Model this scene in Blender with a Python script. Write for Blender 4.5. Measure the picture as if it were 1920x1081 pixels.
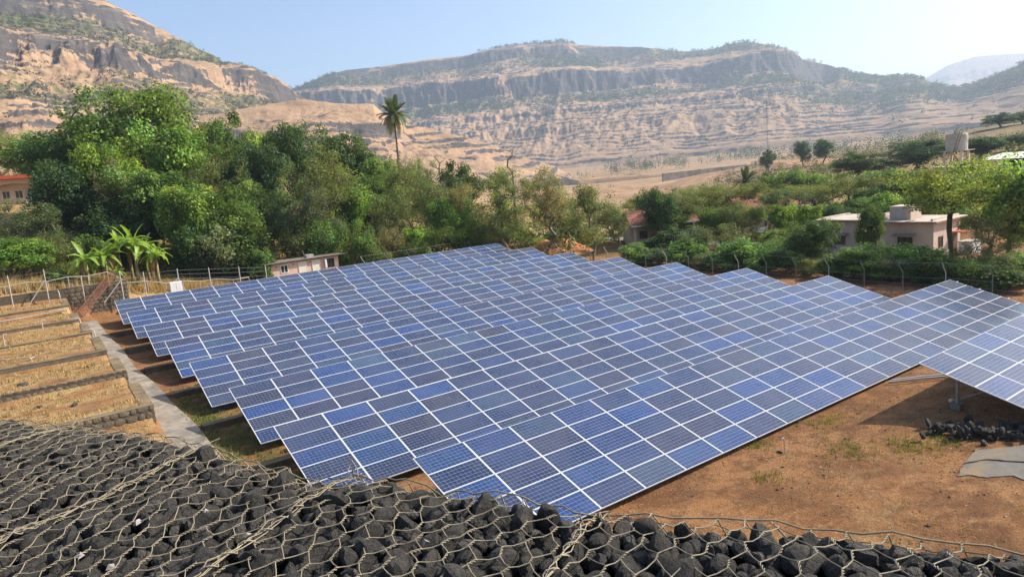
import bpy, bmesh, math, random
import numpy as np
from mathutils import Matrix, Vector

SC = bpy.context.scene
COL = SC.collection
for _o in list(bpy.data.objects):
    bpy.data.objects.remove(_o)

# ------------------------------------------------------------------ camera
# World: X runs along the panel rows (east), Y up the slope (north), Z up, metres.
H = 10.5                                    # eye height above the solar field
F = 1280.5                                  # focal length for a 1920 px wide frame
M = np.array([[0.81452257, -0.16150205, 0.55719841],
              [-0.57360469, -0.08053040, 0.81516410],
              [-0.08677927, -0.98358118, -0.15823216]])   # camera axes (right, down, forward) as columns
cam_d = bpy.data.cameras.new('camera')
cam = bpy.data.objects.new('camera', cam_d)
COL.objects.link(cam)
cam_d.sensor_fit = 'HORIZONTAL'
cam_d.sensor_width = 36.0
cam_d.lens = F / 1920.0 * 36.0
cam_d.clip_start = 0.1
cam_d.clip_end = 30000
cam.matrix_world = Matrix(((M[0, 0], -M[0, 1], -M[0, 2], 0), (M[1, 0], -M[1, 1], -M[1, 2], 0),
                           (M[2, 0], -M[2, 1], -M[2, 2], H), (0, 0, 0, 1)))
SC.camera = cam

# ------------------------------------------------------------------ sky, sun, exposure
SUN_AZ = math.radians(-22.0)                # from +X towards -Y
SUN_EL = math.radians(36.0)
SV = Vector((math.cos(SUN_AZ) * math.cos(SUN_EL), math.sin(SUN_AZ) * math.cos(SUN_EL), math.sin(SUN_EL)))
w = bpy.data.worlds.new('World')
SC.world = w
w.use_nodes = True
nt = w.node_tree
bg = nt.nodes['Background']
sky = nt.nodes.new('ShaderNodeTexSky')
sky.sky_type = 'NISHITA'
sky.sun_disc = False
sky.sun_elevation = SUN_EL
sky.sun_rotation = math.pi / 2 - SUN_AZ
sky.altitude = 500
sky.air_density = 1.0
sky.dust_density = 3.2
sky.ozone_density = 3.0
nt.links.new(sky.outputs[0], bg.inputs[0])
bg.inputs[1].default_value = 0.125
sun_d = bpy.data.lights.new('sun', 'SUN')
sun_d.energy = 4.5
sun_d.angle = math.radians(0.53)
sun_d.color = (1.0, 0.93, 0.82)
sun = bpy.data.objects.new('sun', sun_d)
COL.objects.link(sun)
sun.rotation_euler = SV.to_track_quat('Z', 'Y').to_euler()
sun.location = (60, -30, 80)
SC.view_settings.view_transform = 'Standard'
SC.view_settings.look = 'None'
SC.view_settings.exposure = 0.9
SC.view_settings.gamma = 1
SC.view_settings.use_curve_mapping = False
SC.render.engine = 'CYCLES'
cy = SC.cycles
cy.use_denoising = True
cy.max_bounces = 6
cy.diffuse_bounces = 2
cy.glossy_bounces = 2
cy.transmission_bounces = 3
cy.transparent_max_bounces = 6
cy.volume_bounces = 0
cy.caustics_reflective = False
cy.caustics_refractive = False


# ------------------------------------------------------------------ helpers: bearings
def ray(px, py):
    return M @ np.array([(px - 960) / F, (py - 540.5) / F, 1.0])


def at(px, py, D):
    """Ground-plan point at horizontal distance D on the bearing of a photo point."""
    d = ray(px, py)
    s = D / math.hypot(d[0], d[1])
    return d[0] * s, d[1] * s, d[2] * s + H


def bearing(px, py):
    d = ray(px, py)
    return math.degrees(math.atan2(d[0], d[1])), d[2] / math.hypot(d[0], d[1])


# ------------------------------------------------------------------ helpers: noise
def _hash(ix, iy, seed):
    h = (ix.astype(np.int64) * 374761393 + iy.astype(np.int64) * 668265263 + seed * 144665) & 0xFFFFFFFF
    h = ((h ^ (h >> 13)) * 1274126177) & 0xFFFFFFFF
    h = h ^ (h >> 16)
    return h


def perlin(x, y, seed=0):
    x = np.asarray(x, float); y = np.asarray(y, float)
    x0 = np.floor(x); y0 = np.floor(y)
    fx = x - x0; fy = y - y0
    u = fx * fx * fx * (fx * (fx * 6 - 15) + 10); v = fy * fy * fy * (fy * (fy * 6 - 15) + 10)

    def g(dx, dy):
        a = _hash(x0 + dx, y0 + dy, seed) * (2 * math.pi / 4294967296.0)
        return np.cos(a) * (fx - dx) + np.sin(a) * (fy - dy)
    return 1.5 * ((g(0, 0) * (1 - u) + g(1, 0) * u) * (1 - v) + (g(0, 1) * (1 - u) + g(1, 1) * u) * v)


def fbm(x, y, octv=4, seed=0, gain=0.5, ridged=False):
    s = 0; a = 1.0; t = 0
    x = np.asarray(x, float); y = np.asarray(y, float)
    for k in range(octv):
        n = perlin(x, y, seed + 17 * k)
        if ridged:
            n = 1 - 2 * np.abs(n)
        s = s + a * n; t += a; a *= gain
        x = x * 2.03 + 5.7; y = y * 2.03 - 3.1
    return s / t


def sst(a, b, x):
    t = np.clip((np.asarray(x, float) - a) / (b - a), 0, 1)
    return t * t * (3 - 2 * t)


# ------------------------------------------------------------------ helpers: objects and meshes
def link(o, parent=None):
    COL.objects.link(o)
    if parent is not None:
        o.parent = parent
    return o


def tag(o, label=None, cat=None, group=None, kind=None):
    if label: o['label'] = label
    if cat: o['category'] = cat
    if group: o['group'] = group
    if kind: o['kind'] = kind
    return o


def thing(name, label, cat, loc=(0, 0, 0), rz=0.0, group=None):
    o = bpy.data.objects.new(name, None)
    o.empty_display_size = 0.3
    link(o)
    o.location = loc
    o.rotation_euler = (0, 0, rz)
    return tag(o, label, cat, group)


def mesh_np(name, V, F_, mats=(), midx=None, col=None, smooth=False):
    """V (n,3); F_ = array of quads or triangles, or a list of such arrays."""
    if not isinstance(F_, (list, tuple)):
        F_ = [F_]
    F_ = [np.asarray(f, np.int32) for f in F_ if len(f)]
    V = np.asarray(V, np.float32)
    me = bpy.data.meshes.new(name)
    me.vertices.add(len(V)); me.vertices.foreach_set('co', V.ravel())
    nl = sum(f.size for f in F_); npoly = sum(len(f) for f in F_)
    me.loops.add(nl); me.loops.foreach_set('vertex_index', np.concatenate([f.ravel() for f in F_]))
    me.polygons.add(npoly)
    tot = np.concatenate([np.full(len(f), f.shape[1], np.int32) for f in F_])
    st = np.concatenate([[0], np.cumsum(tot)[:-1]]).astype(np.int32)
    me.polygons.foreach_set('loop_start', st)
    if midx is not None:
        me.polygons.foreach_set('material_index', np.asarray(midx, np.int32))
    me.polygons.foreach_set('use_smooth', np.full(npoly, bool(smooth)))
    for m in mats:
        me.materials.append(m)
    me.update(calc_edges=True)
    if col is not None:
        a = me.color_attributes.new('Col', 'FLOAT_COLOR', 'POINT')
        c = np.ones((len(V), 4), np.float32); c[:, :3] = col
        a.data.foreach_set('color', c.ravel())
    return me


def obj(name, me, parent=None, loc=None, rz=None):
    o = bpy.data.objects.new(name, me)
    link(o, parent)
    if loc is not None: o.location = loc
    if rz is not None: o.rotation_euler = (0, 0, rz)
    return o


def cross3(a, b):
    return np.array([a[1] * b[2] - a[2] * b[1], a[2] * b[0] - a[0] * b[2], a[0] * b[1] - a[1] * b[0]])


class MB:
    """Collects boxes, tubes and polygons into one mesh."""
    def __init__(self):
        self.v = []; self.q = []; self.t = []

    def add(self, V, Q=(), T=()):
        b = len(self.v)
        self.v += [tuple(p) for p in V]
        self.q += [tuple(i + b for i in f) for f in Q]
        self.t += [tuple(i + b for i in f) for f in T]
        return self

    def box(self, x0, y0, z0, x1, y1, z1):
        V = [(x0, y0, z0), (x1, y0, z0), (x1, y1, z0), (x0, y1, z0), (x0, y0, z1), (x1, y0, z1), (x1, y1, z1), (x0, y1, z1)]
        return self.add(V, [(0, 3, 2, 1), (4, 5, 6, 7), (0, 1, 5, 4), (1, 2, 6, 5), (2, 3, 7, 6), (3, 0, 4, 7)])

    def tube(self, pts, r, n=6, cap=True):
        pts = [np.array(p, float) for p in pts]
        rr = r if hasattr(r, '__len__') else [r] * len(pts)
        V = []; Q = []
        ref = None
        for i, p in enumerate(pts):
            d = pts[min(i + 1, len(pts) - 1)] - pts[max(i - 1, 0)]
            d = d / (math.sqrt(d @ d) + 1e-9)
            if ref is None:
                ref = np.array([1, 0, 0]) if abs(d[0]) < 0.7 else np.array([0, 1, 0])
            a = cross3(d, ref); a /= math.sqrt(a @ a) + 1e-9
            b = cross3(d, a); ref = cross3(a, d)
            for k in range(n):
                t = 2 * math.pi * k / n
                V.append(p + rr[i] * (math.cos(t) * a + math.sin(t) * b))
        for i in range(len(pts) - 1):
            for k in range(n):
                Q.append((i * n + k, i * n + (k + 1) % n, (i + 1) * n + (k + 1) % n, (i + 1) * n + k))
        T = []
        if cap:
            V += [pts[0], pts[-1]]
            c0, c1 = len(V) - 2, len(V) - 1
            m = (len(pts) - 1) * n
            for k in range(n):
                T.append((c0, (k + 1) % n, k)); T.append((c1, m + k, m + (k + 1) % n))
        return self.add(V, Q, T)

    def mesh(self, name, mat, smooth=False):
        return mesh_np(name, self.v, [f for f in (np.array(self.q, np.int32).reshape(-1, 4), np.array(self.t, np.int32).reshape(-1, 3)) if len(f)], [mat], smooth=smooth)

    def build(self, name, mat, parent=None, smooth=False, loc=None):
        return obj(name, self.mesh(name, mat, smooth), parent, loc)


def box_part(name, mat, parent, *b):
    return MB().box(*b).build(name, mat, parent)


# ------------------------------------------------------------------ helpers: materials
class N:
    def __init__(self, name):
        self.m = bpy.data.materials.new(name); self.m.use_nodes = True
        self.t = self.m.node_tree; self.b = self.t.nodes['Principled BSDF']; self.out = self.t.nodes['Material Output']

    def n(self, typ, **kw):
        nd = self.t.nodes.new('ShaderNode' + typ)
        for k, v in kw.items():
            if k.startswith('i_'):
                nd.inputs[int(k[2:]) if k[2:].isdigit() else k[2:].replace('_', ' ')].default_value = v
            else:
                setattr(nd, k, v)
        return nd

    def l(self, a, b):
        self.t.links.new(a, b)

    def noise(self, scale, detail=4, rough=0.55, vec=None, dist=0.0):
        nd = self.n('TexNoise'); nd.inputs['Scale'].default_value = scale; nd.inputs['Detail'].default_value = detail
        nd.inputs['Roughness'].default_value = rough; nd.inputs['Distortion'].default_value = dist
        if vec is not None: self.l(vec, nd.inputs['Vector'])
        return nd.outputs[0]

    def ramp(self, fac, stops):
        r = self.n('ValToRGB'); e = r.color_ramp.elements
        while len(e) < len(stops): e.new(0.5)
        for i, (p, c) in enumerate(stops):
            e[i].position = p; e[i].color = (c, c, c, 1) if not hasattr(c, '__len__') else (*c, 1)
        self.l(fac, r.inputs[0])
        return r.outputs[0]

    def mix(self, fac, a, b, mode='MIX'):
        x = self.n('Mix', data_type='RGBA', blend_type=mode)
        for s, i in ((fac, 0), (a, 6), (b, 7)):
            if hasattr(s, 'is_output'): self.l(s, x.inputs[i])
            else: x.inputs[i].default_value = (*s, 1) if hasattr(s, '__len__') else s
        return x.outputs[2]

    def math(self, op, a, b=0.0, c=None):
        x = self.n('Math', operation=op)
        for i, s in enumerate((a, b, c)):
            if s is None: continue
            if hasattr(s, 'is_output'): self.l(s, x.inputs[i])
            else: x.inputs[i].default_value = s
        return x.outputs[0]

    def bump(self, h, strength=0.3, dist=0.05):
        b = self.n('Bump'); b.inputs['Strength'].default_value = strength; b.inputs['Distance'].default_value = dist
        self.l(h, b.inputs['Height']); self.l(b.outputs[0], self.b.inputs['Normal'])

    def base(self, c, rough=0.8, spec=0.3, metal=0.0):
        if hasattr(c, 'is_output'): self.l(c, self.b.inputs['Base Color'])
        else: self.b.inputs['Base Color'].default_value = (*c, 1)
        self.b.inputs['Roughness'].default_value = rough
        self.b.inputs['Specular IOR Level'].default_value = spec
        self.b.inputs['Metallic'].default_value = metal
        return self.m


def pos(nn):
    return nn.n('NewGeometry').outputs['Position']


def attr_col(nn):
    return nn.n('Attribute', attribute_name='Col').outputs['Color']


def mat_plain(name, c, var=0.25, scale=3.0, rough=0.8, spec=0.25, metal=0.0, bump=0.0, bscale=20.0, stain=None):
    """A painted or cast surface with uneven tone; stain = second colour in patches."""
    k = N(name); p = pos(k)
    n1 = k.noise(scale, 6, 0.65, p)
    dark = tuple(x * (1 - var) for x in c); lite = tuple(min(1, x * (1 + var)) for x in c)
    col = k.mix(k.ramp(n1, [(0.3, 0.0), (0.7, 1.0)]), dark, lite)
    if stain:
        n2 = k.noise(scale * 0.45, 7, 0.7, p, 0.6)
        col = k.mix(k.ramp(n2, [(0.48, 0.0), (0.66, 0.85)]), col, stain)
    if bump:
        k.bump(k.noise(bscale, 5, 0.6, p), bump, 0.03)
    return k.base(col, rough, spec, metal)


# leaves: vertex colour x object colour, some light passes through
def mat_leaf(name, trans=0.42, rough=0.55):
    k = N(name)
    oi = k.n('ObjectInfo')
    c = k.mix(1.0, attr_col(k), oi.outputs['Color'], 'MULTIPLY')
    k.base(c, rough, 0.25)
    tr = k.n('BsdfTranslucent')
    k.l(k.mix(1.0, c, (1.25, 1.2, 0.55), 'MULTIPLY'), tr.inputs[0])
    ms = k.n('MixShader'); ms.inputs[0].default_value = trans
    k.l(k.b.outputs[0], ms.inputs[1]); k.l(tr.outputs[0], ms.inputs[2]); k.l(ms.outputs[0], k.out.inputs[0])
    return k.m


LEAF = mat_leaf('leaf')
FROND = mat_leaf('frond_leaf', 0.25, 0.45)
BANANA = mat_leaf('banana_leaf', 0.45, 0.4)
GRASS = mat_leaf('grass_blade', 0.3, 0.8)
BARK = mat_plain('bark', (0.10, 0.078, 0.058), 0.45, 2.5, 0.95, 0.1, bump=0.6, bscale=9)
BARK_PALE = mat_plain('pale_bark', (0.20, 0.165, 0.125), 0.4, 2.5, 0.95, 0.1, bump=0.5, bscale=9)


# ================================================================== the ground
ROW_Y = [66.99, 60.50, 54.13, 47.60, 40.67, 33.86, 27.07, 19.95, 12.20]     # top edge of each panel row
ROW_X = [4.67, 4.88, 5.26, 5.63, 5.82, 6.36, 6.50, 9.05, 26.87]
ROW_Z = [z + H for z in (-7.34, -7.63, -7.98, -8.25, -8.46, -8.65, -8.85, -8.86, -8.43)]
LEV = [1.30, 1.00, 0.65, 0.38, 0.18, 0.0, -0.15, -0.10]
WALL_L = [(35.8, 1.45, 3.30), (42.7, 1.90, 2.95), (48.4, 2.30, 2.50), (56.0, 2.45, 2.20), (62.4, 2.72, 1.85), (68.0, 3.32, 1.45)]


def path_left(y):
    return np.interp(y, [30, 36, 42.7, 48.4, 56, 62.4, 68, 75], [3.5, 3.38, 3.02, 2.6, 2.3, 1.95, 1.55, 1.5])


def path_z(y):
    return np.interp(y, [15, 22, 29, 36, 43, 49.5, 56, 62, 68, 72], [-.05, -.1, 0, .2, .4, .65, 1.0, 1.3, 1.8, 2.1])


def steps(y, edges, levels):
    z = np.full_like(y, levels[0])
    for e, l in zip(edges, levels[1:]):
        z = np.where(y > e, l, z)
    return z


def G(x, y):
    x = np.asarray(x, float); y = np.asarray(y, float)
    D = np.hypot(x, y); az = np.degrees(np.arctan2(x, y))
    left = steps(y, [q[0] for q in WALL_L] + [72.6], [0.55] + [q[1] - 0.06 for q in WALL_L] + [4.3])
    sol = steps(y, [ROW_Y[k] + 0.5 for k in (7, 6, 5, 4, 3, 2, 1)], LEV[::-1])
    rise = 0.38 * sst(15, 25, x) * sst(16.5, 11.5, y)
    right = np.interp(y, [0, 20, 40, 72], [0.1, 0.05, 0.1, 0.3]) - 0.5 * sst(50, 68, x)
    sol = sol + rise
    sol = sol * (1 - sst(46.3, 50, x)) + right * sst(46.3, 50, x)
    pl = path_left(y)
    z = np.where(x < pl, left, np.where(x < pl + 1.5, path_z(y), sol))
    zb = np.interp(az, [-30, 0, 5, 10, 18, 25, 35, 60, 80], [5.5, 4.3, 3.2, 2.0, 0.8, 0.7, 0.3, -0.3, -0.3])
    wy = np.where(x < 6, (y > 72.6).astype(float), sst(69, 75, y))
    z = z * (1 - wy) + zb * wy
    # wooded hillside behind the fence, highest on the left
    A = np.interp(az, [-60, -20, 0, 15, 25, 33, 42], [16, 13, 11, 9.5, 7.5, 3, 0])
    z = z + A * sst(78, 150, D) * wy
    z = z + np.interp(az, [-60, 0, 20, 35], [1, 1, 0.6, 0]) * 0.05 * np.maximum(D - 150, 0)
    # valley floor: dips, then climbs towards the mountains
    va = sst(24, 36, az)
    z = z + va * (-2.6 * sst(150, 330, D) + 27 * sst(350, 1700, D) ** 1.2)
    # low rise on the right
    ra = np.interp(az, [47, 52, 56, 62, 70, 80, 110], [0, 0.20, 0.44, 0.54, 0.80, 0.92, 1.0])
    rise_r = ra * (9.0 * sst(88, 200, D) + 13.0 * sst(180, 400, D))
    z = z + rise_r * (1 - 0.85 * sst(430, 900, D))
    # natural unevenness away from the built terraces
    un = sst(20, 110, D)
    far = sst(100, 400, D)
    z = z + un * wy * 0.5 * fbm(x / 14, y / 14, 3, 5) + far * 2.5 * fbm(x / 90, y / 90, 4, 9) * np.where(D > 100, 1, 0)
    z = z + 0.05 * fbm(x / 2.2, y / 2.2, 3, 3) * sst(5, 9, x)
    return z


def gz(x, y):
    i = min(max(int(np.searchsorted(gx, x)) - 1, 0), nx - 2); j = min(max(int(np.searchsorted(gy, y)) - 1, 0), ny - 2)
    u_ = (x - gx[i]) / (gx[i + 1] - gx[i]); v_ = (y - gy[j]) / (gy[j + 1] - gy[j])
    return float((GZ[j, i] * (1 - u_) + GZ[j, i + 1] * u_) * (1 - v_) + (GZ[j + 1, i] * (1 - u_) + GZ[j + 1, i + 1] * u_) * v_)


def on_g(px, py):
    """Where the sight line of a photo point meets the ground."""
    d = ray(px, py); z = 0.0
    for _ in range(25):
        s = (z - H) / d[2]; z = 0.5 * z + 0.5 * gz(d[0] * s, d[1] * s)
    s = (z - H) / d[2]
    return d[0] * s, d[1] * s


def spaced(fine0, fine1, step, lo, hi, grow=1.085):
    a = list(np.arange(fine0, fine1 + 1e-6, step))
    s = step; v = fine1
    while v < hi:
        s = min(s * grow, 180); v += s; a.append(v)
    s = step; v = fine0; pre = []
    while v > lo:
        s = min(s * grow, 180); v -= s; pre.append(v)
    return np.array(pre[::-1] + a)


gx = spaced(-8, 52, 0.36, -5200, 9500)
gy = spaced(4, 82, 0.36, -900, 9500)
GX, GY = np.meshgrid(gx, gy)
GZ = G(GX, GY)
nx, ny = len(gx), len(gy)
idx = np.arange(nx * ny).reshape(ny, nx)
GQ = np.stack([idx[:-1, :-1], idx[:-1, 1:], idx[1:, 1:], idx[1:, :-1]], -1).reshape(-1, 4)
# cover: R = dry grass, G = green growth, B = bare tan valley earth
gD = np.hypot(GX, GY); gaz = np.degrees(np.arctan2(GX, GY))
dry = np.zeros_like(GZ)
leftzone = (GX < path_left(GY)) & (GY < 72.6)
dry = np.where(leftzone, 0.50 + 0.55 * fbm(GX / 2.5, GY / 1.2, 3, 21), dry)
dry = np.where((GX > 5) & (GX < 48) & (GY < 72), 0.10 + 0.25 * fbm(GX / 3, GY / 3, 3, 22), dry)
dry = np.where((GX > 12) & (GY < 14) & (GX < 48), 0.22 + 0.5 * fbm(GX / 3.5, GY / 2.5, 4, 25), dry)
dry = np.where(GY > 72.6, np.where(gaz < 32, 0.65, 0.15), dry)
dry = np.where((gD > 85) & (gaz < 40) & (GY > 72.6), 0.35, dry)
dry = np.where(gD > 105, 0.55, dry)
grn = 0.12 + 0.3 * fbm(GX / 4, GY / 4, 3, 31)
grn = np.where((GX < 7) & (GX > path_left(GY) + 1.3) & (GY < 38), 0.55 + 0.3 * fbm(GX, GY, 2, 8), grn)
grn = np.where((gD > 84) & (gD < 230), 0.45 + 0.5 * fbm(GX / 9, GY / 9, 3, 33), grn)
grn = np.where((gD > 230), 0.05 + 0.35 * fbm(GX / 40, GY / 40, 4, 34) + 0.35 * np.interp(gaz, [51, 58], [0, 1]) * (gD < 600), grn)
tan = sst(150, 320, gD)
gcol = np.stack([np.clip(dry, 0, 1), np.clip(grn, 0, 1), tan], -1).reshape(-1, 3)

k = N('earth_ground')
p = pos(k)
sep = k.n('SeparateColor'); k.l(attr_col(k), sep.inputs[0])
n_big = k.noise(0.16, 5, 0.6, p)
n_mid = k.noise(1.3, 6, 0.65, p)
n_fine = k.noise(9.0, 5, 0.7, p)
soil = k.mix(k.ramp(n_big, [(0.35, 0), (0.65, 1)]), (0.285, 0.125, 0.047), (0.39, 0.195, 0.082))
soil = k.mix(k.ramp(n_mid, [(0.46, 0), (0.62, 0.9)]), soil, (0.165, 0.072, 0.032))
soil = k.mix(k.ramp(k.noise(3.6, 6, 0.75, p), [(0.52, 0), (0.66, 0.8)]), soil, (0.40, 0.235, 0.11))
soil = k.mix(k.ramp(n_fine, [(0.52, 0), (0.72, 0.8)]), soil, (0.42, 0.26, 0.13))
soil = k.mix(k.ramp(k.noise(22, 4, 0.7, p), [(0.54, 0), (0.64, 0.85)]), soil, (0.085, 0.055, 0.035))
straw = k.mix(k.ramp(n_fine, [(0.35, 0), (0.65, 1)]), (0.30, 0.19, 0.085), (0.52, 0.37, 0.17))
straw = k.mix(k.ramp(n_mid, [(0.5, 0), (0.68, 0.8)]), straw, (0.36, 0.17, 0.07))
green = k.mix(n_fine, (0.055, 0.075, 0.02), (0.14, 0.15, 0.045))
f_dry = k.math('ADD', sep.outputs[0], k.math('MULTIPLY', k.math('SUBTRACT', n_mid, 0.5), 1.1))
f_grn = k.math('ADD', sep.outputs[1], k.math('MULTIPLY', k.math('SUBTRACT', k.noise(0.9, 6, 0.7, p), 0.5), 1.6))
soil = k.mix(k.ramp(k.noise(0.45, 7, 0.7, p, 0.8), [(0.47, 0), (0.62, 0.75)]), soil, (0.15, 0.07, 0.034))
c = k.mix(k.ramp(f_dry, [(0.3, 0), (0.62, 1)]), soil, straw)
c = k.mix(k.ramp(f_grn, [(0.42, 0), (0.75, 0.85)]), c, green)
# valley earth
n_v = k.noise(0.02, 8, 0.65, p)
n_v2 = k.noise(0.07, 7, 0.7, p)
val = k.mix(k.ramp(n_v, [(0.35, 0), (0.65, 1)]), (0.27, 0.165, 0.085), (0.47, 0.315, 0.175))
val = k.mix(k.ramp(n_v2, [(0.5, 0), (0.66, 0.85)]), val, (0.36, 0.18, 0.09))
val = k.mix(k.ramp(k.noise(0.30, 7, 0.8, p), [(0.47, 0), (0.62, 0.75)]), val, (0.21, 0.135, 0.075))
val = k.mix(k.ramp(k.noise(0.10, 7, 0.8, p), [(0.53, 0), (0.63, 0.85)]), val, (0.12, 0.11, 0.055))
val = k.mix(k.ramp(sep.outputs[1], [(0.12, 0), (0.5, 0.85)]), val, (0.13, 0.115, 0.055))
c = k.mix(sep.outputs[2], c, val)
k.bump(k.math('ADD', n_fine, k.math('MULTIPLY', k.noise(40, 3, 0.7, p), 0.5)), 0.9, 0.09)
EARTH = k.base(c, 0.95, 0.1)
ground = obj('ground', mesh_np('ground', np.stack([GX, GY, GZ], -1).reshape(-1, 3), GQ, [EARTH], col=gcol, smooth=True))
tag(ground, 'red earth and dry grass of the terraced solar field and valley', None, kind='structure')


# ================================================================== mountains
def ridge_profile(pts):
    b = np.array([bearing(*q) for q in pts])
    o = np.argsort(b[:, 0])
    return b[o, 0], b[o, 1]


def stair(z, knots):
    kz = np.array([q[0] for q in knots]); ko = np.array([q[1] for q in knots])
    return np.interp(z, kz, ko)


k = N('mountain_rock')
p = pos(k)
cc = k.n('SeparateColor'); k.l(attr_col(k), cc.inputs[0])      # R rock, G shrubs, B red tint
mp = k.n('Mapping'); k.l(p, mp.inputs[0]); mp.inputs['Scale'].default_value = (0.02, 0.02, 0.16)
st = k.noise(1.0, 8, 0.7, mp.outputs[0])
nn = k.noise(0.035, 8, 0.7, p)
nf = k.noise(0.16, 6, 0.75, p)
grass = k.mix(k.ramp(nn, [(0.35, 0), (0.65, 1)]), (0.29, 0.178, 0.102), (0.43, 0.28, 0.162))
grass = k.mix(k.ramp(st, [(0.52, 0), (0.68, 0.7)]), grass, (0.17, 0.115, 0.075))
grass = k.mix(k.ramp(nf, [(0.56, 0), (0.72, 0.5)]), grass, (0.17, 0.115, 0.075))
mp2 = k.n('Mapping'); k.l(p, mp2.inputs[0]); mp2.inputs['Scale'].default_value = (0.09, 0.09, 0.015)
streak = k.noise(1.0, 7, 0.7, mp2.outputs[0])
rock = k.mix(k.ramp(streak, [(0.35, 0), (0.68, 1)]), (0.042, 0.039, 0.039), (0.125, 0.106, 0.092))
rock = k.mix(k.ramp(st, [(0.55, 0), (0.66, 0.75)]), rock, (0.20, 0.155, 0.11))
shrub = k.mix(nf, (0.045, 0.065, 0.022), (0.115, 0.125, 0.05))
rf = k.math('ADD', cc.outputs[0], k.math('ADD', k.math('MULTIPLY', k.math('SUBTRACT', nf, 0.5), 1.3), k.math('MULTIPLY', k.math('SUBTRACT', st, 0.5), 1.5)))
sf = k.math('ADD', cc.outputs[1], k.math('MULTIPLY', k.math('SUBTRACT', k.noise(0.085, 7, 0.8, p), 0.5), 2.2))
c = k.mix(k.ramp(rf, [(0.38, 0), (0.6, 1)]), grass, rock)
c = k.mix(k.ramp(sf, [(0.34, 0), (0.62, 0.9)]), c, shrub)
k.bump(k.math('ADD', nf, k.math('MULTIPLY', st, 0.8)), 0.6, 3.0)
MOUNT = k.base(c, 1.0, 0.05)


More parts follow.
